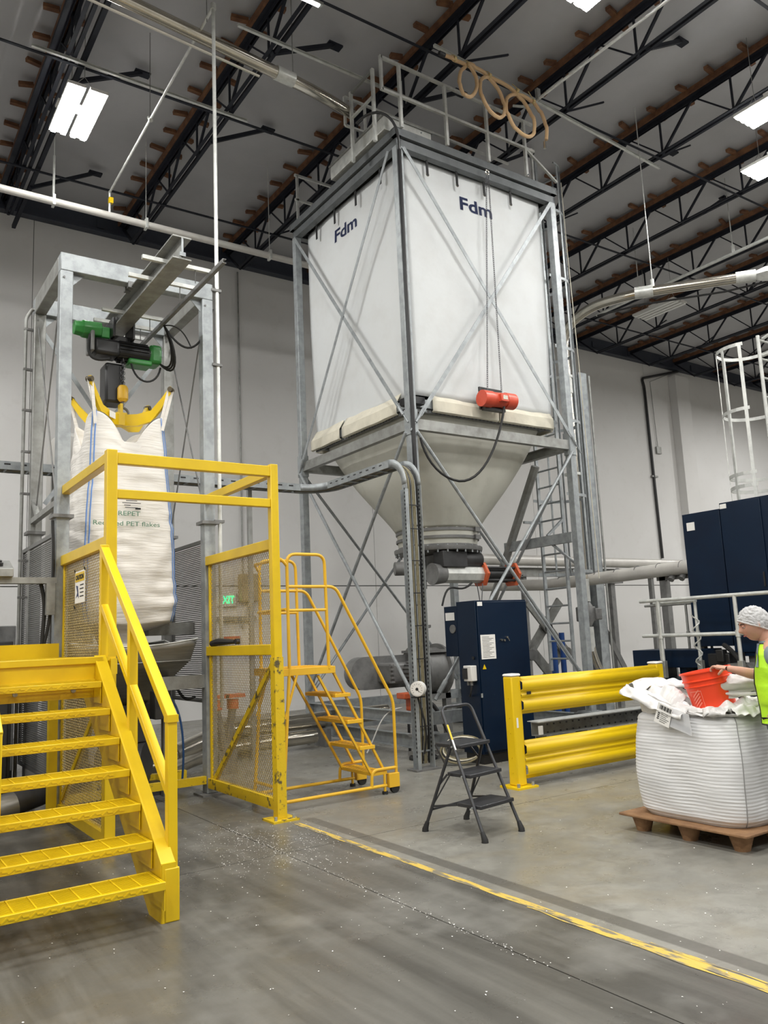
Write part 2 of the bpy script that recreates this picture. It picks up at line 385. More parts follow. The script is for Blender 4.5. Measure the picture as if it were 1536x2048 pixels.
# small marks and fittings on the wall
t = thing('wall_conduit', 'black conduit running down the back wall from the roof corner', 'pipe', (22.6, WY-0.05, 3.7))
obj('pipe', MB().tube(fillet([(24.6, WY-0.1, 10.5), (22.55, WY-0.06, 9.95), (22.65, WY-0.06, 9.7), (22.75, WY-0.06, 3.75)], 0.2), 0.045, 8), BLACK, t)
obj('bracket', MB().bx(22.6, 22.9, WY-0.09, WY, 6.5, 6.56), GALVD, t)
t = thing('wall_sensor', 'small grey sensor box hanging on a thin wire left of the wall pilaster', 'sensor', (23.1, WY-0.05, 7.4))
obj('box', MB().bx(23.0, 23.25, WY-0.07, WY-0.001, 7.35, 7.6), GALVD, t, bevel=0.01); obj('wire', MB().tube([(23.1, WY-0.04, 7.6), (23.0, WY-0.05, 9.9), (24.0, WY-0.06, 10.3)], 0.012, 5), GALVD, t)
t = thing('exit_sign', 'green lit exit sign on the back wall seen through the mesh gate', 'sign', (7.22, WY-0.05, 2.4))
obj('housing', MB().bx(7.0, 7.45, WY-0.07, WY-0.001, 2.40, 2.72), WHITEP, t, bevel=0.008)
text('letters', 'EXIT', 0.24, (7.04, WY-0.075, 2.47), (1, 0, 0), (0, 0, 1), EXITM, t, width=0.36, bold=0.004)
t = thing('wall_notice', 'red and white notice board on the back wall below the exit sign', 'sign', (7.3, WY-0.03, 1.6))
obj('board', MB().bx(7.05, 7.55, WY-0.03, WY-0.001, 1.35, 1.75), PAPER, t); obj('red_band', MB().bx(7.06, 7.54, WY-0.034, WY-0.03, 1.6, 1.74), RED, t)
obj('red_stripe', MB().bx(7.06, 7.54, WY-0.034, WY-0.03, 1.40, 1.50), RED, t)
t = thing('junction_box', 'tan electrical box with conduit on the back wall behind the mesh gate', 'electrical box', (7.75, WY-0.1, 2.5))
obj('box', MB().bx(7.52, 7.95, WY-0.2, WY-0.001, 2.5, 3.12), mat('tan_box', (0.33, 0.27, 0.17), 0.6), t, bevel=0.01)
obj('conduit', MB().tube([(7.62, WY-0.05, 3.1), (7.62, WY-0.05, 10.4)], 0.02, 6), GALVD, t)
obj('flex_conduit', MB().tube(bez((7.7, WY-0.06, 2.5), (7.8, WY-0.06, 2.2), (7.5, WY-0.06, 2.0), (7.6, WY-0.06, 1.9)), 0.02, 6), GALVD, t)
obj('lower_duct', MB().bx(7.0, 7.9, WY-0.12, WY-0.001, 2.08, 2.18), GALVD, t)

# steel ledger at the roof edge
led = struct('trim_1', MB().bx(-14, 40, WY-0.14, WY-0.001, 10.52, 10.95), LEDG, base=(12, WY, 10.52))
obj('ledger_lip', MB().bx(-14, 40, WY-0.24, WY-0.14, 10.50, 10.54), LEDG, led)
for i in range(20): obj('wall_bracket', MB().bx(0.8+i*1.75, 0.95+i*1.75, WY-0.17, WY-0.14, 10.62, 10.82), LEDG, led)

# ceiling: insulation blanket under the deck
CEI = mat('ceiling_insulation', (0.46, 0.46, 0.475), 0.5, 0, (0.40, 0.40, 0.415), 0.8, 0.35, 0.7, 0.35, 2.2)
def blanket(u, v):
    x = -14+54*u; y = -14+31.2*v
    return Vector((x, y, 10.96+0.035*noise.noise(Vector((x*0.9, y*0.9, 0)))+0.02*noise.noise(Vector((x*3, y*1.2, 4)))))
mb = MB().grid(blanket, 220, 120)
ceil = struct('ceiling', mb, CEI, base=(0, 0, 10.96), solid=0.02)
def joist(x, double=False):
    y0, y1 = -9.0, 16.02; mb = MB(); zb, zt = 10.06, 10.76
    for dx in (-0.035, 0.012):
        mb.angle((x+dx+0.011, y0, zb), (x+dx+0.011, y1, zb), 0.055*(1 if dx > 0 else -1), 0.055, 0.007)
        mb.angle((x+dx+0.011, y0, zt), (x+dx+0.011, WY-0.15, zt), 0.07*(1 if dx > 0 else -1), -0.07, 0.008)
    jo = obj('roof_joist', mb, DARK, ceil)
    # webs
    k = 0; y = 8.115-1.42*12
    yn = []
    while y < 16.0: yn.append(y); y += 1.42
    for y in yn:
        obj('web_post', MB().beam((x, y, zb), (x, y, zt), 0.03, 0.03), DARK, jo)
        if y+0.71 < 16.4:
            obj('web_brace', MB().beam((x, y, zb), (x, y+0.71, zt), 0.026, 0.026), DARK, jo)
        obj('web_brace', MB().beam((x, y, zb), (x, y-0.71, zt), 0.04, 0.04), DARK, jo)
    obj('web_brace', MB().beam((x, y1, zb), (x, WY-0.15, zt-0.03), 0.045, 0.045), DARK, jo)
    obj('nailer', MB().bx(x-0.125, x+0.065, y0, WY-0.15, zt+0.012, 10.88), TIMB, jo)
    y = -3.0
    while y < 16.5:
        yy = y+random.uniform(-0.05, 0.05)
        for sd in (-1, 1):
            L = random.uniform(0.16, 0.24); tilt = random.uniform(-0.04, 0.03)
            a = (x+sd*0.08-0.05, yy+random.uniform(-0.02, 0.02)+0.05*sd, 10.88); b_ = (x+sd*(0.12+L)-0.05, yy+random.uniform(-0.05, 0.05)+0.05*sd, 10.87+tilt)
            obj('timber_block', MB().beam(a, b_, 0.08, 0.06), TIMB, jo)
        y += 0.62
    return jo
JX = [-4.9, -2.45, 0.0, 2.43, 4.87, 7.32, 9.6, 12.1, 14.65, 17.1, 19.4, 21.95, 24.4, 26.8, 29.3]
for x in JX[2:]: joist(x)
for x in (2.2, 2.62):   # doubled chords beside the left joist
    obj('girder_chord', MB().beam((x, -9, 10.2 if x < 2.4 else 10.12), (x, 16.6, 10.2 if x < 2.4 else 10.12), 0.07, 0.07), DARK, ceil)
for y, z in ((2.1, 10.02), (5.1, 10.02), (8.22, 10.02), (11.12, 10.02), (14.2, 10.02)):
    obj('bridging_bar', MB().angle((-6, y, z), (31, y, z), 0.045, 0.045, 0.008), DARK, ceil)
    for x in JX[3:]:
        obj('bridging_strut', MB().beam((x, y, 10.06), (x+1.22, y+0.1, 10.76), 0.03, 0.03), DARK, ceil) if x > 7 else None
for x, y in ((4.87, 9.45), (2.5, 11.6), (4.9, 11.9), (9.6, 6.5), (2.6, 14.85), (7.3, 9.3), (12.1, 8.5), (9.6, 10.0), (14.65, 9.0), (12.1, 12.5)):
    obj('kicker_brace', MB().beam((x, y, 10.06), (x+1.2, y+0.22, 10.84), 0.07, 0.06).bx(x+1.1, x+1.35, y+0.16, y+0.3, 10.83, 10.86), DARK, ceil)

# fluorescent high bay fixtures
def fixture(x, y, label, m=TUBEM, z=9.5, ang=0, n=4):
    t = thing('ceiling_light', label, 'light', (x, y, z))
    obj('housing', MB().bx(x-0.28, x-0.03, y-0.62, y+0.62, z+0.02, z+0.07).bx(x+0.03, x+0.28, y-0.62, y+0.62, z+0.02, z+0.07).bx(x-0.3, x+0.3, y-0.1, y+0.1, z+0.07, z+0.1), WHITEP, t)
    for k in range(n):
        xx = x-0.22+0.145*k+(0.0)
        obj('tube', MB().bx(xx-0.035, xx+0.035, y-0.6, y+0.6, z-0.01, z+0.018), m, t)
    for dy in (-0.4, 0.4):
        obj('hanger', MB().tube([(x-0.2, y+dy, z+0.1), (x, y+dy, z+0.35), (x+0.2, y+dy, z+0.1)], 0.006, 4).tube([(x, y+dy, z+0.35), (x, y+dy, 10.9)], 0.006, 4), GALVD, t)
    return t
fixture(2.64, 11.45, 'bright fluorescent fixture at the upper left above the steel frame')
fixture(11.75, 5.75, 'bright fluorescent fixture cut by the right edge of the picture')
fixture(7.45, 5.45, 'bright fluorescent fixture cut by the top edge near the white conduit')
fixture(13.3, 6.6, 'lit fluorescent fixture lower at the right edge beside the roof joists')
fixture(17.05, 12.0, 'unlit grey four tube fixture hanging above the bent stainless pipe', TUBEO)
t = thing('strip_light', 'short bright strip lamp bolted under the joist at the top edge', 'light', (4.7, 8.12, 9.85))
obj('body', MB().bx(4.45, 4.95, 8.08, 8.15, 9.86, 9.9), GALVD, t); obj('lens', MB().bx(4.5, 4.9, 8.09, 8.14, 9.845, 9.86), emat('strip_lens', (1, 1, 0.98), 8), t)

# ============================================================ SILO TOWER
K = 1.085
def T(x, y, z): return (x*K, y*K, 1.6+(z-1.6)*K)
LX, RX, NY, FY = 6.43, 9.55, 8.60, 11.70     # leg centres
t = thing('silo_tower', 'tall galvanised steel tower that carries the white fabric silo', 'tower', (8, 10.15, 0))
TOPZ, MIDZ = 8.60, 4.46
legs = {}
for nm, x, y in (('n', LX, NY), ('l', LX, FY), ('r', RX, NY), ('f', RX, FY)):
    sx = 1 if x < 8 else -1; sy = 1 if y < 10 else -1; s = 0.058
    mb = MB().bx(x-s, x+s, y-s, y+s, 0.34, TOPZ)
    lg = obj('leg', mb, GALV, t, bevel=0.006)
    obj('base_plate', MB().bx(x-0.13, x+0.13, y-0.1, y+0.16, 0.32, 0.345), GALV, lg)
    yy = y+(0.1 if y < 10 else 0)
    obj('load_cell', MB().cyl((x, yy, 0.1), (x, yy, 0.30), 0.075, 14).bx(x-0.14, x+0.14, yy-0.12, yy+0.12, 0.285, 0.32).bx(x-0.15, x+0.15, yy-0.13, yy+0.13, 0.06, 0.10), CAST, lg)
    obj('foot_pad', MB().lathe((x, yy, 0.0), [(0.19, 0), (0.19, 0.03), (0.15, 0.06)], 16), RUB, lg)
# ring beams at mid height
for p, q, fl in (((LX, NY, MIDZ), (RX, NY, MIDZ), 1), ((LX, NY, MIDZ), (LX, FY, MIDZ), -1), ((RX, NY, MIDZ), (RX, FY, MIDZ), 1), ((LX, FY, MIDZ), (RX, FY, MIDZ), 1)):
    d = (Vector(q)-Vector(p)).normalized()*0.06
    obj('ring_beam', MB().chan(Vector(p)+d, Vector(q)-d, 0.09, 0.15, 0.011, (0, 0, 1), -fl), GALVD, t)
for x, y in ((LX, NY), (LX, FY), (RX, NY), (RX, FY)):
    obj('gusset', MB().bx(x-0.065, x+0.065, y-0.07, y-0.058, MIDZ-0.16, MIDZ+0.2).bx(x-0.07, x-0.058, y-0.065, y+0.065, MIDZ-0.16, MIDZ+0.2), GALV, t)
# skid frame near the floor
for z, h in ((0.5, 0.16), (0.2, 0.18)):
    for p, q in (((LX, NY), (LX, FY)), ((LX, FY), (RX, FY)), ((RX, NY), (RX, FY)), ((LX, NY), (RX, NY))):
        obj('skid_beam', MB().chan((*p, z+0.01), (*q, z+0.01), 0.08, h, 0.01, (0, 0, 1), -1), GALV, t)
# flat bar and rod bracing
def flat(p, q, w_=0.055, th=0.008, nrm=(0, 1, 0)): return MB().beam(p, q, th, w_, Vector(nrm).cross(Vector(q)-Vector(p)))
yF = NY-0.075; xL = LX-0.075
B = [((LX+.05, yF, TOPZ-.02), (RX-.02, yF, MIDZ+.12), 'y'), ((RX-.08, yF-.01, TOPZ-.05), (LX+.1, yF-.01, MIDZ+.12), 'y'),
     ((xL, FY-.06, TOPZ-.05), (xL, NY+.15, MIDZ+.25), 'x'), ((xL-.01, NY+.12, TOPZ-.02), (xL-.01, FY-.15, MIDZ+.1), 'x')]
for p, q, a in B:
    st = obj('brace_bar', flat(p, q, 0.06, 0.008, (0, 1, 0) if a == 'y' else (1, 0, 0)), GALV, t)
    d = (Vector(q)-Vector(p)).normalized()
    obj('turnbuckle', MB().tube([Vector(q)-d*0.12, Vector(q)+d*0.30], 0.012, 6).tube([Vector(q)-d*0.02, Vector(q)+d*0.14], 0.024, 8), GALV, st)
LOW = [((LX+.04, yF, MIDZ-.12), (RX-.1, yF, .75)), ((RX-.04, yF-.01, MIDZ-.12), (LX+.1, yF-.01, .75)),
       ((xL, NY+.04, MIDZ-.12), (xL, FY-.06, .7)), ((xL-.01, FY-.04, MIDZ-.12), (xL-.01, NY+.06, .7)),
       ((LX, FY, MIDZ-.12), (RX, FY, .7)), ((RX, FY+.01, MIDZ-.12), (LX, FY+.01, .7)),
       ((RX, NY, MIDZ-.12), (RX, FY, .7)), ((RX+.01, FY, MIDZ-.12), (RX+.01, NY, .7))]
for p, q in LOW:
    st = obj('brace_rod', MB().tube([p, q], 0.024, 8), GALV, t)
    d = (Vector(q)-Vector(p)).normalized()
    obj('turnbuckle', MB().tube([Vector(q)-d*0.3, Vector(q)-d*0.1], 0.034, 8), GALV, st)
# top frame: two stacked channels
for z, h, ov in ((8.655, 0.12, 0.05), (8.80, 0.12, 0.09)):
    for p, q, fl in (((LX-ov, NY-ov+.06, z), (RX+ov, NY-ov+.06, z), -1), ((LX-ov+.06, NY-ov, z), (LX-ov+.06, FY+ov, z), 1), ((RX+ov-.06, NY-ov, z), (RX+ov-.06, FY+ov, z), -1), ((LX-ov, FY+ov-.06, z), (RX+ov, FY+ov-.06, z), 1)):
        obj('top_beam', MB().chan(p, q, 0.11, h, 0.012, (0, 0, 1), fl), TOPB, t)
obj('deck_plate', MB().bx(LX-.05, RX+.05, NY-.05, FY+.05, 8.862, 8.88), GALVD, t)
for i, x in enumerate((6.75, 7.3, 7.86, 8.4, 8.9)): obj('bolt', MB().cyl((x, NY-.19, 8.84), (x, NY-.165, 8.84), 0.012, 6), GALV, t) if i in (0, 4) else None

# guard rail on top of the tower
g = thing('roof_guard_rail', 'pale galvanised guard rail around the top deck of the silo tower', 'railing', (8, 10.1, 8.9))
def sq(p, q, w_=0.04): return MB().beam(p, q, w_, w_)
yr = 8.5
for x in (6.45, 7.30, 8.13, 8.95): obj('post', sq((x, yr, 8.86), (x, yr, 9.85), 0.045), GALVW, g)
obj('top_rail', sq((6.13, yr, 9.87), (9.15, yr, 9.84)), GALVW, g); obj('mid_rail', sq((6.13, yr, 9.36), (9.15, yr, 9.36)), GALVW, g)
obj('end_post', sq((6.13, yr, 9.34), (6.13, yr, 9.89)), GALVW, g)
xg = 6.16
for y in (8.76, 9.36): obj('gate_post', sq((xg, y, 8.7), (xg, y, 9.86), 0.045), GALVW, g)
obj('gate_rail', sq((xg, 8.76, 9.42), (xg, 9.36, 9.42), 0.035), GALVW, g); obj('gate_rail', sq((xg, 8.76, 9.84), (xg, 9.36, 9.84), 0.035), GALVD, g)
for (a, b) in (((6.13, 9.50, 9.38), (6.13, 9.50, 9.86)), ((6.13, 9.5, 9.86), (9.6, 9.55, 9.86)), ((6.13, 9.5, 9.38), (7.4, 9.5, 9.38)), ((6.5, 9.5, 8.93), (6.5, 9.5, 9.86))):
    obj('inner_rail', sq(a, b, 0.035), GALVW, g)
for y in (11.75,):
    for x in (6.5, 7.5, 8.5, 9.5): obj('post', sq((x, y, 8.9), (x, y, 9.85), 0.04), GALVW, g)
    obj('top_rail', sq((6.45, y, 9.85), (9.6, y, 9.85)), GALVW, g); obj('mid_rail', sq((6.45, y, 9.38), (9.6, y, 9.38)), GALVW, g)
for x, y in ((9.62, 9.0), (9.62, 9.95), (9.62, 10.9)): obj('post', sq((x, y, 8.9), (x, y, 9.85), 0.04), GALVW, g)
obj('top_rail', sq((9.62, 9.95, 9.85), (9.62, 11.75, 9.85)), GALVW, g); obj('mid_rail', sq((9.62, 9.95, 9.38), (9.62, 11.75, 9.38)), GALVW, g)
obj('side_rail', sq((8.95, 8.5, 9.36), (9.75, 8.6, 9.05), 0.035), GALVW, g)
fb = thing('filter_housing', 'grey steel box standing on the tower deck behind the gate posts', 'box', (6.8, 9.2, 8.95))
obj('housing', MB().bx(6.32, 7.2, 8.75, 10.3, 8.946, 9.16), GALVW, fb, bevel=0.01)
obj('lid', MB().bx(6.30, 7.22, 8.73, 10.32, 9.16, 9.19), GALVD, fb)

# fabric silo
t = thing('fabric_silo', 'large white fabric silo bag with cream lower skirt and cone', 'silo', (8, 10.15, 3.1))
x0, x1, y0, y1 = LX+.13, RX-.13, NY+.09, FY-.1
def face(ax, sgn):
    def fn(u, v):
        z = 4.95+(8.63-4.95)*v
        bu = 0.055*(math.sin(PI*u)**0.6)*(0.25+0.75*math.sin(PI*min(1, max(0, v*0.9+0.08)))) if 0 < u < 1 else 0
        ru = 0.012*noise.noise(Vector((u*6+ax*9, v*9, sgn)))+0.01*math.sin(v*3+u*7)
        narrow = 0.03+0.04*(1-v)**2+0.0*v*v - 0.01*math.sin(PI*v)
        if ax == 0:
            xx = x0+narrow+(x1-x0-2*narrow)*u; yy = (y0 if sgn < 0 else y1)+sgn*(bu+ru*math.sin(PI*u)); yy -= sgn*narrow
        else:
            yy = y0+narrow+(y1-y0-2*narrow)*u; xx = (x0 if sgn < 0 else x1)+sgn*(bu+ru*math.sin(PI*u)); xx -= sgn*narrow
        return Vector((xx, yy, z))
    return fn
for nm, ax, sg in (('bag_panel', 0, -1), ('bag_panel', 1, -1), ('bag_panel', 0, 1), ('bag_panel', 1, 1)):
    obj(nm, MB().grid(face(ax, sg), 34, 40), SILO, t, solid=0.006)
# hanging straps at the top edge
for x in (6.98, 7.55, 8.1, 8.66, 9.1):
    if x > 9: continue
    sp = obj('hanging_strap', MB().bx(x-.02, x+.02, y0-.075, y0-.062, 8.34, 8.58), BLACK, t)
    obj('strap_ring', MB().tube(arc((x, y0-.07, 8.35), 0.025, 0, 2*PI, 10, (1, 0, 0), (0, 0, 1))[:-1], 0.006, 5, True), STAIN, sp)
for y in (9.15, 9.85, 10.5, 11.1):
    obj('hanging_strap', MB().bx(x0-.075, x0-.062, y-.02, y+.02, 8.33, 8.58), BLACK, t)
# lower square tube frame
zf = 4.83; e = 0.10
fx0, fx1, fy0, fy1 = 6.65, 9.3, 8.83, 11.5
obj('bag_frame', MB().bx(fx0-.1, fx1+.1, fy0-.1, fy0, zf-.06, zf+.06), GALV, t); obj('bag_frame', MB().bx(fx0-.1, fx1+.1, fy1, fy1+.1, zf-.06, zf+.06), GALV, t)
obj('bag_frame', MB().bx(fx0-.1, fx0, fy0, fy1, zf-.06, zf+.06), GALV, t); obj('bag_frame', MB().bx(fx1, fx1+.1, fy0, fy1, zf-.06, zf+.06), GALV, t)
for x, y, dx, dy in ((fx0-.1, fy0-.1, 0, 0),):
    obj('tube_end', MB().bx(x-0.02, x+.16, y-.105, y+.0, zf-.05, zf+.05).bx(x-.105, x, y-.02, y+.14, zf-.05, zf+.05), BLACK, t)
# cream skirt flaps folded over the frame
def flap(ax, a, b, at, out):
    def fn(u, v):
        # v 0 bottom .. 1 top
        s_ = a+(b-a)*u; prof = [(0.105, zf-.11), (0.14, zf-.095), (0.14, zf+.055), (0.05, zf+.19), (-0.04, zf+.32)]
        i = min(3, int(v*4)); f = v*4-i
        o = prof[i][0]*(1-f)+prof[i+1][0]*f; z = prof[i][1]*(1-f)+prof[i+1][1]*f
        o += 0.008*noise.noise(Vector((s_*5, v*3, ax))); z += 0.008*noise.noise(Vector((s_*3, v, 7)))
        return Vector((s_, at+out*o, z)) if ax == 0 else Vector((at+out*o, s_, z))
    return MB().grid(fn, 16, 13)
for a, b in ((fx0+.25, fx0+1.5), (fx0+1.52, fx1+.02)): obj('skirt_flap', flap(0, a, b, fy0, -1), CREAM, t, solid=0.012, sharp=.22)
for a, b in ((fy0+.22, fy0+1.72), (fy0+1.80, fy1+.05)): obj('skirt_flap', flap(1, a, b, fx0, -1), CREAM, t, solid=0.012, sharp=.22)
obj('skirt_flap', flap(1, fy0, fy1, fx1, 1), CREAM, t, solid=0.012, sharp=.22); obj('skirt_flap', flap(0, fx0, fx1, fy1, 1), CREAM, t, solid=0.012, sharp=.22)
obj('stud_strip', MB().bx(fx0-.03, fx1+.03, fy0-.06, fy0-.03, zf-.12, zf-.07).bx(fx0-.06, fx0-.03, fy0-.03, fy1+.03, zf-.12, zf-.07), CAST, t)
mb = MB()
for i in range(34):
    x = fx0+.1+i*0.075; mb.bx(x-.018, x+.018, fy0-.068, fy0-.06, zf-.112, zf-.078)
for i in range(34):
    y = fy0+.1+i*0.075; mb.bx(fx0-.068, fx0-.06, y-.018, y+.018, zf-.112, zf-.078)
obj('studs', mb, GALV, t, stuff=True)
# cone: square top to round outlet
cx, cy = 8.0, 10.15
def cone(u, v):
    a = 2*PI*u-PI*0.75; z = 4.74-(4.74-3.22)*v
    hw, hd = (fx1-fx0)/2-.02, (fy1-fy0)/2-.02
    c, s_ = math.cos(a), math.sin(a); n_ = 8*(1-v)**1.5+2
    sup = (abs(c)**n_+abs(s_)**n_)**(-1/n_)
    rt = 0.60+(1.0-0.60)*(1-v); r0 = 0.66
    X = cx+(fx0+fx1-2*cx)/2*(1-v); Y = cy
    R1 = hw*(1-v)+r0*v; R2 = hd*(1-v)+r0*v
    blg = 1+0.05*math.sin(PI*v)
    rip = 0.012*math.sin(a*26)*max(0, v-.6)*2.0+0.01*noise.noise(Vector((c*2, s_*2, z*2)))
    return Vector((X+(R1*blg*sup+rip)*c, Y+(R2*blg*sup+rip)*s_, z))
obj('cone', MB().grid(cone, 96, 40, True), CONE, t, solid=0.004)
obj('outlet_sleeve', MB().lathe((cx, cy, 2.95), [(0.63, 0), (0.645, 0.1), (0.65, 0.2), (0.66, 0.28)], 40, caps=False), CONE, t)
for z in (3.19, 3.07): obj('clamp_band', MB().lathe((cx, cy, z-.02), [(0.655, 0), (0.67, 0), (0.67, 0.045), (0.655, 0.045)], 40, caps=False).bx(cx-.05+0.3, cx+.05+.3, cy-.66, cy-.60, z-.03, z+.04), CAST, t)
obj('band_lock', MB().bx(cx+.55, cx+.72, cy-.1, cy-.0, 3.15, 3.22), CAST, t)
WX = (1, 0, 0)
text('print', 'Fdm', 0.30, (7.64, y0-.075, 8.02), (1, 0, 0), (0, 0, 1), INKB, t, width=0.64, bold=0.008)
text('print', 'Fdm', 0.30, (x0-.072, 10.60, 8.05), (0, -1, 0), (0, 0, 1), INKB, t, width=0.66, bold=0.008)

for pr_ in [o for o in bpy.data.objects if o.name.startswith('print') and o.parent == t]:
    b_ = Vector(WORLD[t.name]); front = max(v.co.x for v in pr_.data.vertices)-min(v.co.x for v in pr_.data.vertices) > .2
    fn = face(0 if front else 1, -1)
    for v in pr_.data.vertices:
        p = v.co+b_; vv = (p.z-4.95)/3.68; nr = .03+.04*(1-vv)**2-.01*math.sin(PI*vv)
        if front: uu = (p.x-x0-nr)/(x1-x0-2*nr); v.co.y = fn(uu, vv).y-b_.y-.007
        else: uu = (p.y-y0-nr)/(y1-y0-2*nr); v.co.x = fn(uu, vv).x-b_.x-.007

# outlet flange, slide gate and actuator below the silo
t = thing('discharge_valve', 'silo outlet flange with slide gate and pneumatic actuator below the cone', 'valve', (8, 10.15, 2.5))
obj('flange', MB().lathe((cx, cy, 2.90), [(0.3, -.06), (0.70, -.03), (0.71, 0), (0.71, 0.035), (0.64, 0.035), (0.64, 0.07), (0.2, .07)], 44), CAST, t)
fl_ = bpy.context.scene
for i in range(28):
    a = 2*PI*i/28; obj('bolt', MB().cyl((cx+.68*math.cos(a), cy+.68*math.sin(a), 2.83), (cx+.68*math.cos(a), cy+.68*math.sin(a), 2.95), 0.014, 6), GALV, t)
obj('gate_body', MB().bx(7.75, 8.35, 9.75, 10.5, 2.62, 2.84), CAST, t, bevel=0.02)
obj('drive_motor', MB().bx(7.62, 8.1, 9.55, 9.8, 2.6, 2.85).cyl((8.1, 9.68, 2.73), (8.45, 9.68, 2.73), 0.12, 18), MACH, t, bevel=0.01)
obj('spout_pipe', MB().cyl((7.55, 10.1, 2.30), (7.55, 10.1, 2.75), 0.12, 20).cyl((7.55, 10.1, 2.48), (7.55, 10.1, 2.52), 0.2, 20).cyl((7.55, 10.1, 2.42), (7.55, 10.1, 2.46), 0.2, 20), CAST, t)
obj('counterweight', MB().cyl((7.02, 10.0, 2.60), (7.18, 9.93, 2.60), 0.105, 20), CAST, t, bevel=0.01)
obj('lever', MB().tube([(7.15, 9.95, 2.58), (7.6, 9.95, 2.55)], 0.012, 6), CAST, t)
ac = obj('actuator_body', MB().tube([(7.7, 9.7, 2.50), (8.5, 9.7, 2.50)], 0.14, 8), GALVW, t)
obj('actuator_neck', MB().tube([(7.5, 9.7, 2.5), (7.72, 9.7, 2.5)], [0.17, 0.14], 16), CAST, t)
for x in (8.45, 9.12): obj('orange_bracket', MB().tube([(x, 9.7, 2.5), (x+.05, 9.7, 2.5)], 0.21, 6), ORANGE, t)
for dy, dz in ((.1, .1), (-.1, .1), (.1, -.1), (-.1, -.1)): obj('tie_rod', MB().tube([(8.5, 9.7+dy, 2.5+dz), (9.12, 9.7+dy, 2.5+dz)], 0.022, 8), BLACK, t)
obj('cylinder', MB().tube([(8.5, 9.7, 2.5), (9.1, 9.7, 2.5)], 0.09, 14), BLACK, t)
obj('air_hose', MB().tube(bez((8.2, 9.6, 2.36), (7.8, 9.5, 2.1), (7.5, 9.3, 2.5), (7.35, 9.3, 2.0)), 0.016, 6), RUB, t)
obj('chain', MB().tube([(8.42, 9.6, 2.35), (8.36, 9.6, 1.95)], 0.008, 5).tube([(8.30, 9.6, 2.35), (8.36, 9.6, 1.95)], 0.008, 5), CHAIN, t)
# chute and rotary valve with motor
t = thing('rotary_valve', 'grey rotary airlock valve with side motor under the silo', 'valve', (7.6, 10.1, 0.1))
obj('flex_sleeve', MB().lathe((7.5, 10.1, 1.75), [(0.10+0.008*(i % 2), i*0.03) for i in range(19)], 20), LINER, t)
obj('inlet_cone', MB().lathe((7.5, 10.1, 1.35), [(0.2, 0), (0.2, .03), (0.14, .04), (0.12, 0.33), (0.19, .35), (0.19, .39)], 24), CAST, t)
obj('valve_body', MB().lathe((7.38, 10.1, 1.05), [(0.36, 0), (0.40, .02), (0.40, .06), (0.34, .08), (0.34, .4), (0.40, .42), (0.40, .46), (0.36, .48)], 36, 'x'), CAST, t)
obj('valve_cap', MB().lathe((7.86, 10.1, 1.05), [(0.25, 0), (0.24, .04), (0.1, .06), (.05, .14)], 28, 'x'), GALVW, t)
obj('body_flange', MB().bx(7.36, 7.86, 9.8, 10.4, 1.32, 1.36), CAST, t)
mo = obj('chain_guard', MB().prism([(6.55+.24*math.cos(a), 10.22, 1.06+.24*math.sin(a)) for a in [PI/2+PI*i/14 for i in range(15)]]+[(7.5, 10.22, .82), (7.5, 10.22, 1.30)], (0, .2, 0)), CAST, t)
obj('gearbox', MB().bx(6.78, 7.15, 9.85, 10.25, 0.9, 1.2), CAST, t, bevel=0.04)
fm = MB().tube([(7.12, 9.55, 1.06), (7.12, 9.95, 1.06)], 0.13, 20)
for i in range(16): a = 2*PI*i/16; fm.beam((7.12+.14*math.cos(a), 9.6, 1.06+.14*math.sin(a)), (7.12+.14*math.cos(a), 9.93, 1.06+.14*math.sin(a)), 0.012, 0.03, (math.cos(a), 0, math.sin(a)))
obj('motor', fm, CAST, t)
for i in range(5): obj('cooling_rib', MB().bx(6.74, 6.80, 9.8, 9.86, 0.92+i*.06, 0.945+i*.06), CAST, t)
obj('stand', MB().bx(7.3, 7.4, 9.9, 10.0, 0.0, 1.0).bx(7.8, 7.9, 9.9, 10.0, 0.0, 1.0).bx(7.3, 7.9, 9.9, 10.3, 0.62, 0.7), CAST, t)
t = thing('limit_switch', 'orange headed valve block with black hoses in the base frame', 'valve', (6.75, 9.35, 0.0))
obj('head', MB().bx(6.6, 6.9, 9.3, 9.5, .72, .8).bx(6.72, 6.84, 9.35, 9.45, .55, .72), ORANGE, t, bevel=0.01)
obj('stem', MB().bx(6.66, 6.98, 9.33, 9.47, .48, .54).tube([(6.72, 9.4, 0), (6.72, 9.4, .5)], .02, 6).tube([(6.92, 9.4, 0), (6.92, 9.4, .5)], .02, 6), MACH, t)
obj('hose', MB().tube(bez((6.9, 9.4, .7), (7.3, 9.3, .7), (7.1, 9.1, .0), (7.4, 9.0, .02)), .03, 8).tube(bez((6.9, 9.4, .62), (7.2, 9.3, .6), (6.9, 9.2, .0), (7.3, 9.15, .03)), .03, 8), RUB, t)
obj('white_tube', MB().tube(bez((6.62, 9.4, .6), (6.3, 9.5, .6), (6.35, 9.6, .3), (6.2, 9.7, .01)), .01, 6), PAPER, t)

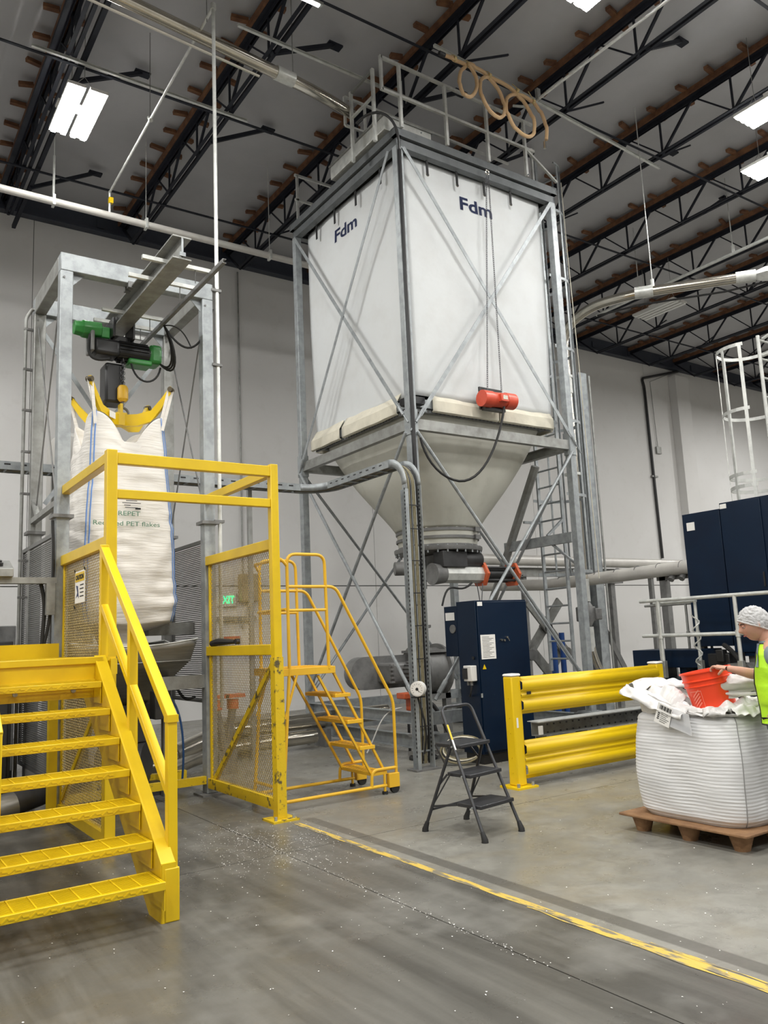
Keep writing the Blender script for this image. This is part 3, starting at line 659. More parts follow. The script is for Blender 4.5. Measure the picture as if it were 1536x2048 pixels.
# red vibrator hanging on two chains
t = thing('vibrator', 'red cylindrical vibrator hanging on chains against the silo front', 'vibrator', (7.95, 8.42, 4.85))
yv = 8.46
obj('body', MB().tube([(7.66, yv, 4.95), (7.72, yv, 4.95), (8.12, yv, 4.97), (8.2, yv, 4.97)], [0.085, 0.11, 0.11, 0.085], 22), RED, t)
obj('end_cap', MB().tube([(7.62, yv, 4.95), (7.80, yv, 4.952)], 0.122, 22), RED, t); obj('end_cap', MB().tube([(8.06, yv, 4.965), (8.24, yv, 4.97)], 0.122, 22), RED, t)
obj('terminal_box', MB().bx(7.87, 8.02, yv-.16, yv-.06, 4.9, 5.02), RED, t, bevel=0.01)
obj('nameplate', MB().bx(7.9, 7.99, yv-.163, yv-.16, 4.93, 4.99), STAIN, t)
obj('mount_plate', MB().bx(7.68, 8.12, yv+.10, yv+.13, 4.82, 5.16).bx(7.7, 8.1, yv+.02, yv+.1, 4.80, 4.84), BLACK, t)
def chain(p, q, n, r=0.011):
    mb = MB(); p = Vector(p); q = Vector(q); d = (q-p)/n; dn = d.normalized(); a = dn.cross(Vector((0, 1, 0))).normalized(); b = dn.cross(a)
    for i in range(n):
        s_ = a if i % 2 else b; c = p+d*(i+.5); L = d.length*.68
        mb.tube([c-dn*L+s_*r*.5, c-dn*L*.6+s_*r, c+dn*L*.6+s_*r, c+dn*L+s_*r*.5, c+dn*L-s_*r*.5, c+dn*L*.6-s_*r, c-dn*L*.6-s_*r, c-dn*L-s_*r*.5], 0.004, 4, True)
    return mb
obj('chain', chain((7.80, yv+.06, 5.1), (7.98, 8.42, 8.56), 110), CHAIN, t)
obj('chain', chain((8.08, yv+.06, 5.1), (8.02, 8.42, 8.56), 110), CHAIN, t)
obj('eye_bolt', MB().tube(arc((8.0, 8.42, 8.6), 0.035, 0, 2*PI, 10, (1, 0, 0), (0, 0, 1))[:-1], 0.01, 6, True), STAIN, t)
cb = obj('vibrator_cable', MB().tube(bez((7.98, 8.38, 4.84), (7.75, 8.3, 4.2), (7.35, 8.3, 3.55), (6.95, 8.4, 3.68), 14)+bez((6.95, 8.4, 3.68), (6.7, 8.45, 3.75), (6.55, 8.5, 4.0), (6.5, 8.5, 4.25), 8)[1:], 0.018, 8), RUB); tag(cb, 'black cable hanging in a loop from the red vibrator to the near tower leg', 'cable')
cb = obj('leg_conduit', MB().tube([(LX-.035, NY-.09, 8.5), (LX-.035, NY-.09, 3.7)], .028, 8).tube(bez((LX-.5, NY+.3, 8.98), (LX-.35, NY, 9.2), (LX-.06, NY-.2, 9.0), (LX-.035, NY-.09, 8.5)), .02, 8), BLACK); tag(cb, 'black conduit fixed along the near corner leg of the silo tower', 'conduit')

# caged ladder on the far side of the tower
t = thing('caged_ladder', 'galvanised ladder with safety cage climbing the right side of the tower', 'ladder', (10.0, 9.54, 0.9))
LDX = 10.0
for y in (9.28, 9.80): obj('rail', MB().bx(LDX-.03, LDX+.03, y-.016, y+.016, 0.9, 9.9), GALV, t)
n = 0; z = 1.1
while z < 9.7: obj('rung', MB().tube([(LDX, 9.28, z), (LDX, 9.80, z)], 0.016, 8), GALV, t); z += 0.29
def hoop(z): return [(LDX, 9.15, z)]+[tuple(p) for p in arc((LDX+.32, 9.54, z), 0.39, -PI/2, PI/2, 14, (1, 0, 0), (0, 1, 0))]+[(LDX, 9.93, z)]
def hoop_mb(pts, h=0.05, th=0.008):
    mb = MB()
    for a, b in zip(pts[:-1], pts[1:]): mb.beam(a, b, th, h)
    return mb
for i in range(6): obj('cage_hoop', hoop_mb(hoop(8.97-1.29*i)), GALV, t)
for a in (-75, -38, 0, 38, 75):
    x = LDX+.32+.385*math.cos(math.radians(a)); y = 9.54+.385*math.sin(math.radians(a))
    obj('cage_bar', MB().bx(x-.004, x+.004, y-.02, y+.02, 2.5, 9.9) if abs(a) < 50 else MB().bx(x-.02, x+.02, y-.004, y+.004, 2.5, 9.9), GALV, t)
obj('cage_crown', MB().tube(arc((LDX+.32, 9.54, 9.9), 0.39, -PI/2, PI/2, 14, (1, 0, 0), (0, 1, 0)), 0.016, 6), GALV, t)
for z in (3.4, 5.9, 8.1): obj('wall_tie', MB().beam((9.6, 9.28, z-.3), (LDX, 9.28, z), .04, .04), GALV, t); obj('wall_tie', MB().beam((9.6, 9.8, z), (LDX, 9.8, z), .04, .04), GALV, t)
obj('landing_beam', MB().chan((9.62, 8.75, 3.02), (9.62, 10.3, 3.02), .08, .16, .01), GALV, t)
obj('landing_brace', MB().beam((9.62, 9.2, 2.95), (9.62, 8.68, 2.55), .035, .035), GALV, t)
# leaning tubular brace
br = obj('slanted_brace', MB().tube([(9.62, 9.45, 4.3), (9.62, 10.75, 2.1)], 0.07, 8), GALVD); tag(br, 'thick dark slanted brace leaning behind the discharge valve', 'brace')
# safety line hanging by the ladder
ln = obj('hanging_line', MB().tube([(10.55, 9.2, 9.6), (10.56, 9.2, 8.4), (10.6, 9.18, 6.0), (10.62, 9.15, 2.4)], .009, 5), CREAM); tag(ln, 'thin pale cord hanging down beside the ladder cage', 'cord')

# ============================================================ BAG UNLOADING FRAME (left)
FX0, FX1, FYN, FYB = 1.875, 3.45, 8.55, 9.88
t = thing('lifting_frame', 'galvanised square frame with crossed rods around the hanging bulk bag', 'frame', (2.66, 9.2, 0))
s = 0.065
for x, y in ((FX0, FYN), (FX1, FYN), (FX0, FYB), (FX1, FYB)):
    pt = obj('post', MB().bx(x-s, x+s, y-s, y+s, 0.02, 5.60), GALV if y < 9 else GALVD, t, bevel=0.008)
    obj('base_plate', MB().bx(x-.14, x+.14, y-.14, y+.14, 0, .02), CAST, pt)
    for z in (2.93,): obj('clamp_collar', MB().bx(x-.10, x+.10, y-.10, y+.10, z, z+.035), CAST, pt)
    for z in (5.52,): obj('bolt', MB().cyl((x-.03, y-.07, z), (x-.03, y-.075, z), .012, 8), CAST, pt)
obj('top_beam', MB().bx(FX0-s, FX1+s, FYN-s, FYN+s, 5.60, 5.80), GALV, t, bevel=0.008)
obj('top_beam', MB().bx(FX0-s, FX1+s, FYB-s, FYB+s, 5.60, 5.80), GALV, t, bevel=0.008)
for x in (FX0, FX1): obj('side_beam', MB().bx(x-s, x+s, FYN+s, FYB-s, 5.60, 5.80), GALVD, t, bevel=0.008)
for x, sx in ((FX0+s, 1), (FX1-s, -1)):
    for y, sy in ((FYN, 1), (FYB, -1)):
        obj('corner_gusset', MB().prism([(x, y, 5.6), (x+sx*.13, y, 5.6), (x, y, 5.46)], (0, .01, 0)), GALV, t)
for x in (FX0-.02, FX1+.02):
    obj('cross_rod', MB().tube([(x, FYN+.1, 5.5), (x, FYB-.05, 3.0)], .009, 6), CAST, t); obj('cross_rod', MB().tube([(x, FYB-.05, 5.45), (x, FYN+.1, 3.0)], .009, 6), CAST, t)
for a, b in (((FX0+.05, FYB, 5.4), (FX1-.1, FYB, 3.3)), ((FX1-.05, FYB, 5.4), (FX0+.1, FYB, 3.3))): obj('cross_bar', flat(a, b, .05, .008), GALV, t)
obj('side_arm', MB().beam((FX0-.03, FYN, 3.10), (FX0-.03, FYB, 3.08), .06, .06).beam((FX0-.03, FYB-.3, 3.1), (FX0-.03, FYB-.02, 3.35), .05, .05), GALVD, t)
obj('base_bar', MB().bx(FX0, FX1-.06, 9.1, 9.18, .10, .20), YELW, t)
obj('mid_beam', MB().bx(2.85, FX1-.06, FYN-.02, FYN+.06, 1.13, 1.27), GALVD, t)
obj('mid_beam', MB().bx(2.95, FX1+.05, 9.1, 9.3, 1.72, 1.86), GALVD, t)
for i, (x, y) in enumerate(((FX0-.12, FYB-.05), (FX0-.09, FYN+.3))):
    pass
cd_ = thing('frame_conduit', 'thin grey conduit clipped beside the rear left post of the lifting frame', 'conduit', (1.73, 9.9, 0))
obj('pipe', MB().tube(fillet([(1.73, 9.9, 0), (1.73, 9.9, 5.55), (1.80, 9.87, 5.68), (1.85, 9.8, 5.62)], .05), .02, 8), GALVD, cd_)
for z in (2.2, 2.62, 3.4, 3.9, 4.4, 4.9, 5.4): obj('clip', MB().bx(1.71, 1.81, 9.88, 9.92, z, z+.025), CAST, cd_)
# conduit beside the front right post, going up to the roof and across to the sprinkler main
t = thing('air_drop_pipe', 'pale vertical pipe beside the frame post turning at roof height toward the sprinkler main', 'pipe', (3.575, 8.5, 0.9))
pp = [(3.575, 8.5, 0.9), (3.575, 8.5, 9.52), (3.57, 13.1, 9.36), (3.57, 13.1, 9.0)]
obj('pipe', MB().tube(fillet(pp, .03, 2)[:4], .024, 8), GALVW, t)
obj('branch_pipe', MB().tube([(3.575, 8.5, 9.53), (3.57, 13.1, 9.36)], .02, 8), GALVW, t)
obj('drop_leg', MB().tube([(3.57, 13.1, 9.38), (3.57, 13.1, 8.95)], .02, 8), GALVW, t); obj('valve', MB().bx(3.55, 3.62, 13.05, 13.12, 9.15, 9.25), YEL, t)
obj('fitting', MB().cyl((3.575, 8.5, 9.49), (3.575, 8.5, 9.57), .035, 10).cyl((3.57, 10.9, 9.40), (3.57, 11.0, 9.50), .03, 8), GALVW, t)
for y in (10.95, 8.7): obj('hanger_rod', MB().tube([(3.57, y, 9.46), (3.57, y, 10.9)], .006, 4), CAST, t)
for z in (2.95, 4.8, 5.72): obj('pipe_clamp', MB().bx(3.50, 3.62, 8.47, 8.53, z, z+.03), CAST, t)
t = thing('sprinkler_main', 'long pale horizontal sprinkler pipe in front of the back wall below the joists', 'pipe', (2, 13.1, 8.85))
obj('pipe', MB().tube([(-6, 13.1, 8.93), (14, 13.1, 8.93)], .062, 12), WPIPE, t)
for x in (-2, 0.6, 2.66, 4.2, 6.6, 9.2): h = obj('pipe_hanger', MB().tube([(x, 13.1, 8.95), (x, 13.1, 10.9)], .008, 5).bx(x-.02, x+.02, 13.03, 13.17, 8.85, 9.03), GALVW, t)
obj('pale_sleeve', MB().cyl((2.66, 13.1, 9.0), (2.66, 13.1, 9.75), .02, 8), GALVW, t)

# monorail beam with hoist
t = thing('monorail_beam', 'galvanised hoist beam hanging under the lifting frame and reaching out to the front', 'beam', (2.65, 9, 5.33))
obj('beam', MB().ibeam((2.65, 7.15, 5.455), (2.65, 9.95, 5.455), .19, .24, .014), GALVD, t)
obj('end_stop', MB().bx(2.64, 2.66, 7.14, 7.155, 5.36, 5.55).bx(2.62, 2.68, 7.13, 7.15, 5.36, 5.40), GALV, t)
for y in (8.5, 8.62, 9.83): obj('clamp', MB().bx(2.52, 2.58, y-.03, y+.03, 5.55, 5.62).bx(2.72, 2.78, y-.03, y+.03, 5.55, 5.62), CAST, t)
t = thing('festoon_track', 'thin steel cable track on cross arms beside the hoist beam', 'track', (3.0, 8.5, 5.3))
obj('track', MB().chan((3.05, 7.05, 5.37), (3.05, 9.9, 5.37), .04, .045, .005), CAST, t)
for y in (7.45, 7.9, 8.9, 9.25, 9.6):
    a = obj('cross_arm', MB().bx(2.35, 3.06, y-.02, y+.02, 5.40, 5.44), GALVW, t); obj('hanger_pin', MB().tube([(2.9, y, 5.42), (2.9, y, 5.26)], .005, 4), CAST, a)
t = thing('electric_hoist', 'black and green electric chain hoist on the monorail', 'hoist', (2.65, 9.25, 4.6))
HY = 9.22
obj('trolley', MB().bx(2.52, 2.55, HY-.16, HY+.16, 5.18, 5.42).bx(2.75, 2.78, HY-.16, HY+.16, 5.18, 5.42).bx(2.5, 2.8, HY-.05, HY+.05, 5.16, 5.24), BLACK, t, bevel=.008)
for x in (2.585, 2.715):
    for y in (HY-.1, HY+.1): obj('trolley_wheel', MB().cyl((x-.02, y, 5.397), (x+.02, y, 5.397), .045, 14), CAST, t)
obj('travel_motor', MB().tube([(2.12, HY, 5.27), (2.20, HY, 5.27), (2.22, HY, 5.27), (2.42, HY, 5.27)], [.085, .095, .11, .11], 8), GREEN, t, bevel=.01)
obj('travel_gearbox', MB().bx(2.40, 2.52, HY-.06, HY+.06, 5.18, 5.32), GREEN, t, bevel=.015)
obj('hoist_body', MB().bx(2.32, 2.62, HY-.13, HY+.13, 4.96, 5.16), BLACK, t, bevel=.04)
fm = MB().tube([(2.6, HY, 5.06), (2.98, HY, 5.06)], .115, 20)
for i in range(18):
    a = 2*PI*i/18; fm.beam((2.62, HY+.12*math.cos(a), 5.06+.12*math.sin(a)), (2.96, HY+.12*math.cos(a), 5.06+.12*math.sin(a)), .008, .03, (0, math.cos(a), math.sin(a)))
obj('motor', fm, BLACK, t)
obj('end_cover', MB().bx(2.97, 3.12, HY-.13, HY+.13, 4.94, 5.18), GREEN, t, bevel=.04)
obj('green_base', MB().bx(2.72, 3.0, HY-.12, HY+.1, 4.90, 4.97), GREEN, t, bevel=.02)
obj('side_plate', MB().bx(2.28, 2.32, HY-.15, HY+.1, 4.98, 5.22), CAST, t, bevel=.01)
obj('chain_bag', MB().bx(2.47, 2.69, HY-.05, HY+.22, 4.42, 4.90), BLACK, t, bevel=.03)
obj('load_chain', chain((2.66, HY-.08, 4.95), (2.66, HY-.08, 4.45), 16, .022), CHAIN, t)
obj('hook_block', MB().tube([(2.66, HY-.08, 4.62), (2.66, HY-.08, 4.59), (2.66, HY-.08, 4.46), (2.66, HY-.08, 4.43)], [.045, .062, .062, .04], 14), YELO, t)
obj('hook', MB().tube([(2.66, HY-.08, 4.44), (2.66, HY-.08, 4.36)]+[tuple(p) for p in arc((2.66, HY-.08, 4.29), .065, PI/2, -PI*0.75, 12, (1, 0, 0), (0, 0, 1))], .016, 8), CAST, t)
obj('power_cable', MB().tube(bez((2.28, HY-.1, 5.18), (2.22, HY-.1, 4.9), (2.3, HY-.1, 4.85), (2.5, HY-.1, 4.92)), .018, 8), RUB, t)
obj('power_cable', MB().tube(bez((2.75, HY-.1, 4.9), (2.8, HY-.15, 4.6), (3.05, HY-.15, 4.65), (3.1, HY-.1, 4.9)), .012, 8), RUB, t)
for k in range(3):
    obj('power_cable', MB().tube(bez((3.08, HY-.05, 5.0), (3.2+.04*k, HY-.3, 4.7-.05*k), (3.15, HY-.5-.05*k, 5.0), (3.06, HY-.35, 5.34)), .012, 8), RUB, t)
obj('power_cable', MB().tube(bez((3.06, HY-.35, 5.34), (3.2, HY-.6, 4.9), (3.4, 8.6, 4.9), (3.52, 8.5, 5.5), 16), .013, 8), RUB, t)
obj('power_cable', MB().tube(bez((3.06, HY-.35, 5.34), (3.15, HY-.6, 5.3), (3.3, 8.8, 5.25), (3.33, 8.7, 5.05)), .008, 8), RUB, t)

# spreader cross
t = thing('spreader_beam', 'yellow four armed lifting spreader with upturned ends above the bulk bag', 'spreader', (2.66, 9.2, 4.1))
SC = Vector((2.64, 9.16, 4.14))
for sx, sy in ((-1, -1), (1, -1), (-1, 1), (1, 1)):
    d = Vector((sx*.455, sy*.42, 0)); mb = MB(); side = Vector((-d.y, d.x, 0)).normalized()*.02
    up = [(0, .0, .13), (.35, -.02, .12), (.62, .02, .15), (.82, .16, .28), (1.0, .33, .42)]
    top = [SC+d*a+Vector((0, 0, c)) for a, b, c in up]; bot = [SC+d*a+Vector((0, 0, b)) for a, b, c in up]
    mb.prism([p-side for p in top]+[p-side for p in reversed(bot)], side*2)
    a = obj('arm', mb, YELR, t)
    e_ = SC+d*1.0+Vector((0, 0, .38)); obj('end_hook', MB().tube([e_-side*1.8, e_+side*1.8], .03, 12), mat('worn_dark_end', (.08, .06, .03), .6) if 'worn_dark_end' not in MATS else MATS['worn_dark_end'], a)
obj('hub', MB().bx(SC.x-.06, SC.x+.06, SC.y-.06, SC.y+.06, SC.z, SC.z+.15).bx(SC.x-.015, SC.x+.015, SC.y-.05, SC.y+.05, SC.z+.14, SC.z+.26), YELR, t)
lb = SC+Vector((-.16, -.17, .075)); dd = Vector((.455, .42, 0)).normalized(); dl = Vector((-.455, -.42, 0)).normalized(); nn = Vector((.42, -.455, 0)).normalized()
obj('data_label', MB().prism([lb+nn*.025-dl*.06+Vector((0, 0, -.04)), lb+nn*.025+dl*.06+Vector((0, 0, -.04)), lb+nn*.025+dl*.06+Vector((0, 0, .035)), lb+nn*.025-dl*.06+Vector((0, 0, .035))], nn*.001), PAPER, t)

# hanging bulk bag
t = thing('hanging_bulk_bag', 'tall white woven bulk bag with blue seams hanging above the steel hopper', 'bulk bag', (2.63, 9.17, 1.6))
bcx, bcy = 2.63, 9.17
def bag(u, v):
    a = 2*PI*u - PI*0.75; c, s_ = math.cos(a), math.sin(a); q = max(0, min(1, v))
    z = 1.86+(4.08-1.86)*q
    n_ = 7-3.0*q; sup = (abs(c)**n_+abs(s_)**n_)**(-1/n_)
    half = 0.535-0.09*q**1.5
    corner = max(0, abs(c*s_)*2-0.35)/.65
    if q < .10: half *= 0.93+.07*math.sin(q/.10*PI/2)
    bul = .05*math.sin(PI*min(1, q*1.15))*(1-corner)
    dz = 0
    if q > .82: dz = ((q-.82)/.18)**1.3*(.10*corner-.22*(1-corner)); 
    if q < .12: dz -= .07*(1-corner)*(1-q/.12)*0.4
    w_ = .008*math.sin(z*34+3*noise.noise(Vector((c*2, s_*2, z*1.4))))*noise.noise(Vector((c*1.7+4, s_*1.7, z*2.2)))*2+.014*noise.noise(Vector((c*2.5, s_*2.5, z*3.5)))
    r = (half+bul)*sup+w_
    if q > .9: r -= (q-.9)*.9*(1-corner)*.5
    return Vector((bcx+r*c, bcy+r*s_, z+dz))
obj('bag_body', MB().grid(bag, 128, 110, True), BAGM, t, solid=.004)
obj('bag_floor', MB().grid(lambda u, v: (lambda p: Vector((bcx+(p.x-bcx)*(1-v), bcy+(p.y-bcy)*(1-v), p.z-.10*math.sin(v*PI/2))))(bag(u, 0)), 128, 10, True), BAGM, t)
obj('discharge_spout', MB().lathe((bcx-.03, bcy-.1, 1.5), [(.30, 0), (.22, .06), (.20, .14), (.26, .28), (.4, .36)], 30, caps=False), BAGM, t, solid=.004)
obj('inner_top', MB().grid(lambda u, v: (lambda p: Vector((bcx+(p.x-bcx)*(1-v*.98), bcy+(p.y-bcy)*(1-v*.98), p.z-.25*math.sin(v*PI/2)+.03*noise.noise(Vector((p.x*5, p.y*5, v*4))))))(bag(u, 1)), 96, 12, True), BAGM, t)
for sx, sy in ((-1, -1), (1, -1), (-1, 1), (1, 1)):
    u0 = (math.atan2(sy, sx)+PI*.75)/(2*PI) % 1.0
    for du, nm, m_ in ((0.0, 'seam_strap', BLST),):
        pts = [bag(u0, i/28)+Vector((sx*.006, sy*.006, 0)) for i in range(29)]
        mb = MB()
        for off in (-.018, .012):
            q_ = [p+Vector((-sx*sy*off*0, 0, 0)) for p in pts]
            L = [p+Vector((off, off*(-sx*sy), 0))*.8 for p in pts]; R_ = [p+Vector((off+.010, (off+.010)*(-sx*sy), 0))*.8 for p in pts]
            L = [a-Vector((pts[i]))*.0 for i, a in enumerate(L)]
            L = [pts[i]+Vector((off, off*(-sx*sy), 0)) for i in range(29)]; R_ = [pts[i]+Vector((off+.009, (off+.009)*(-sx*sy), 0)) for i in range(29)]
            vs_ = []
            for a_, b_ in zip(L, R_): vs_ += [a_, b_]
            mb.add(vs_, [(2*i, 2*i+1, 2*i+3, 2*i+2) for i in range(28)])
        obj(nm, mb, m_, t, solid=.003)
    tp = bag(u0, 1); e_ = SC+Vector((sx*.455, sy*.42, .37))
    lp = obj('lifting_loop', MB().beam(tp+Vector((-.03*sx, 0, -.15)), e_+Vector((-.02, .0, .02)), .008, .035).beam(tp+Vector((.0, .03*sy, -.15)), e_+Vector((.02, .0, .02)), .008, .035), BAGM, t)
# hem line near the bottom
text('print', 'REPET', .07, (2.46, 8.588, 3.00), (1, 0, 0), (0, 0, 1), INKG, t, width=.235)
text('print', 'Recycled PET flakes', .07, (2.20, 8.590, 2.89), (1, 0, 0), (0, 0, 1), INKG, t, width=.71)
mb = MB()
for i, (a, b) in enumerate(((.04, .16), (.0, .2), (.02, .09), (.03, .17))): mb.bx(2.5+a, 2.5+b, 8.585, 8.587, 3.16-.025*i, 3.167-.025*i)
mb.bx(2.64, 2.70, 8.585, 8.587, 3.07, 3.09)
obj('fine_print', mb, INK, t, stuff=True)
# grey vessel behind the bag
vt = thing('grey_vessel', 'tall pale grey round vessel standing behind the left post of the lifting frame', 'tank', (2.45, 10.9, 0))
obj('shell', MB().lathe((2.5, 10.9, 0.3), [(.25, 0), (.3, 0.3), (.3, 3.9), (.24, 4.05), (.1, 4.12)], 28), mat('pale_grey_vessel', (.42, .41, .385), .6), vt); obj('skirt', MB().lathe((2.5, 10.9, 0), [(.26, 0), (.26, .35)], 20), CAST, vt)

# stainless hopper
t = thing('steel_hopper', 'wide stainless steel hopper with curved rim below the bulk bag', 'hopper', (2.68, 9.1, .2))
def rim(a):   # closed rim path, u in 0..4
    i = int(a) % 4; f = a-int(a)
    c4 = [(2.0, 8.66), (3.36, 8.66), (3.36, 9.75), (2.0, 9.75)]; p, q = c4[i], c4[(i+1) % 4]
    return Vector((p[0]+(q[0]-p[0])*f, p[1]+(q[1]-p[1])*f, 1.665-.06*math.sin(PI*f)))
def hop(u, v):
    p = rim(u*4); zc = [0, .3, 1]
    if v < .3: f = v/.3; c = Vector((2.68, 9.2, 0)); q = p.lerp(Vector((c.x+(p.x-c.x)*.90, c.y+(p.y-c.y)*.90, 1.43)), f); return q
    f = (v-.3)/.7; c = Vector((2.82, 9.25, 0))
    a_ = Vector((2.68+(p.x-2.68)*.90, 9.2+(p.y-9.2)*.90, 1.43)); b_ = Vector((c.x+(p.x-c.x)*.16, c.y+(p.y-c.y)*.16, .95)); return a_.lerp(b_, f)
obj('hopper_shell', MB().grid(hop, 64, 11, True), STAIND, t, solid=.006)
obj('rim_edge', MB().tube([rim(i/16) for i in range(64)], .009, 6, True), GALVW, t)
obj('fold_line', MB().tube([hop(i/64, .3)+Vector((0, 0, 0)) for i in range(64)], .008, 5, True), STAIND, t)
obj('outlet', MB().bx(2.66, 2.98, 9.1, 9.4, .80, .97), MACH, t)
obj('support_leg', MB().bx(3.02, 3.10, 8.8, 8.88, 0, 1.25).bx(2.3, 2.38, 9.5, 9.58, 0, 1.3).bx(3.02, 3.10, 9.5, 9.58, 0, 1.25), CAST, t)
obj('side_box', MB().bx(2.9, 3.08, 8.72, 8.9, .82, 1.12), MACH, t, bevel=.01)
t = thing('conveying_fan', 'dark motor and fan unit on the floor under the steel hopper', 'machine', (2.8, 9.2, 0))
obj('motor', MB().tube([(2.5, 9.3, .35), (2.9, 9.0, .35)], .22, 20), MACH, t); obj('base', MB().bx(2.4, 3.05, 8.95, 9.5, .0, .14), MACH, t)
obj('top_box', MB().bx(2.7, 2.95, 9.0, 9.3, .57, .8), MACH, t, bevel=.01)
obj('air_hose', MB().tube(bez((3.0, 8.72, 1.1), (3.15, 8.6, 1.0), (3.2, 8.6, .6), (3.15, 8.6, .15), 14), .012, 6), mat('blue_hose', (.01, .05, .15), .4), t)
obj('black_hose', MB().tube(bez((3.2, 9.1, 1.3), (3.3, 8.95, .9), (3.35, 8.9, 1.0), (3.42, 8.9, 1.02), 10), .015, 6), RUB, t)
t = thing('tilted_silver_duct', 'shiny stainless ducts lying tilted on the floor behind the lifting frame', 'duct', (3.8, 10.8, 0))
obj('duct', MB().tube([(2.9, 9.6, .12), (3.6, 10.1, .25), (4.6, 10.9, .38), (7.4, 10.95, .40)], .12, 20), STAIN, t)
obj('duct', MB().tube([(3.2, 9.55, .12), (3.9, 10.3, .14), (4.6, 10.75, .16), (6.0, 10.8, .18)], .10, 20), STAIN, t)
for p, q in (((3.55, 10.06, .24), (3.62, 10.12, .255)), ((4.6, 10.9, .38), (4.72, 10.9, .38)), ((5.4, 10.92, .385), (5.5, 10.92, .385)), ((6.5, 10.94, .39), (6.58, 10.94, .39))):
    obj('coupling', MB().tube([p, q], .13, 20), STAIND, t)
for x in (4.9, 6.2): obj('cradle', MB().bx(x-.05, x+.05, 10.75, 11.1, 0, .27), CAST, t)
t = thing('orange_valve_block', 'orange capped valve block on the ducts seen through the mesh gate', 'valve', (4.15, 9.7, 0))
for x in (4.0, 4.22): obj('cap', MB().cyl((x, 9.7, .78), (x, 9.7, .90), .075, 14).bx(x-.13, x+.13, 9.6, 9.8, .92, .96), ORANGE, t)
obj('valve_body', MB().tube([(4.0, 9.7, .8), (4.1, 9.7, .25)], .05, 10).tube([(4.22, 9.7, .8), (4.12, 9.7, .25)], .05, 10).bx(4.0, 4.24, 9.62, 9.78, .0, .28), CAST, t)
t = thing('black_elbow_pipe', 'dark elbow pipe with silver collar on the floor under the stair platform', 'pipe', (1.5, 8.3, 0))
obj('pipe', MB().tube([(0.2, 8.55, .12), (1.3, 8.55, .14), (1.75, 8.7, .22), (2.3, 9.1, .3)], .11, 18), MACH, t); obj('collar', MB().tube([(1.30, 8.55, .14), (1.5, 8.6, .17)], .13, 18), STAIND, t)
obj('foot', MB().bx(.8, .9, 8.45, 8.65, 0, .05), MACH, t)

# louvred guard screens on both sides of the frame
def louver(x, y0_, y1_, z0_, z1_, label):
    t = thing('louvred_screen', label, 'screen', (x, (y0_+y1_)/2, z0_), 'louvred guard screens')
    obj('edge_frame', MB().bx(x-.015, x+.015, y0_, y0_+.03, z0_, z1_).bx(x-.015, x+.015, y1_-.03, y1_, z0_, z1_).bx(x-.016, x+.016, y0_, y1_, z1_-.04, z1_).bx(x-.016, x+.016, y0_, y1_, z0_, z0_+.03), MESHD, t)
    mb = MB(); z = z0_+.04
    while z < z1_-.05: mb.beam((x, y0_+.03, z), (x, y1_-.03, z), .012, .012); z += .022
    obj('louvre_slats', mb, MESHD, t, stuff=True); return t
louver(3.49, 8.66, 9.80, .95, 2.79, 'grey louvred screen between the right hand posts behind the bulk bag')
louver(1.82, 8.64, 10.2, .35, 2.79, 'grey louvred screen left of the front left post of the frame')

# control shelf at the left edge
t = thing('control_shelf', 'steel shelf bar with a tilted push button box at the left edge', 'control panel', (1.3, 8.5, 1.5))
obj('shelf_bar', MB().bx(.6, 1.82, 8.44, 8.56, 2.26, 2.32).bx(1.72, 1.80, 8.42, 8.5, 1.95, 2.26), GALVD, t)
obj('button_box', MB().prism([(.9, 8.38, 2.32), (.9, 8.62, 2.32), (.9, 8.62, 2.50), (.9, 8.38, 2.40)], (.51, 0, 0)), GALVD, t, bevel=.006)
for i, (x, m_) in enumerate(((1.30, BLACK), (1.30, INK), (1.20, ORANGE))):
    y = 8.52 if i == 0 else 8.45 if i == 1 else 8.43; z = 2.40+(y-8.38)*.416
    obj('push_button', MB().cyl((x, y, z), (x, y-.01, z+.03), .025 if i < 2 else .04, 14), m_, t)
obj('cable', MB().tube(bez((1.68, 8.5, 2.26), (1.75, 8.5, 2.0), (1.7, 8.5, 1.9), (1.70, 8.5, 1.6)), .02, 6).tube(bez((1.78, 8.5, 2.9), (1.8, 8.45, 2.4), (1.8, 8.5, 1.9), (1.70, 8.5, 1.6)), .016, 6), RUB, t)
t = thing('machine_cabinet', 'dark grey machine cabinets standing behind the stairs', 'cabinet', (.9, 9.8, 0))
obj('cabinet', MB().bx(.2, 1.62, 9.55, 10.2, .08, 1.72), MACH, t, bevel=.01); obj('door', MB().bx(.9, 1.58, 9.53, 9.55, .15, 1.66), MACH, t, bevel=.004); obj('plinth', MB().bx(.22, 1.6, 9.6, 10.15, 0, .08), BLACK, t)
t = thing('grey_side_cabinet', 'light grey cabinet behind the dark machine cabinet at the left edge', 'cabinet', (.9, 12, 0))
obj('body', MB().bx(.2, 2.0, 11.6, 12.2, .1, 1.95), CAST, t, bevel=.01); obj('plinth', MB().bx(.2, 2.0, 11.65, 12.15, 0, .1), BLACK, t); obj('door_handle', MB().bx(1.8, 1.84, 11.57, 11.6, 1.1, 1.3), BLACK, t)

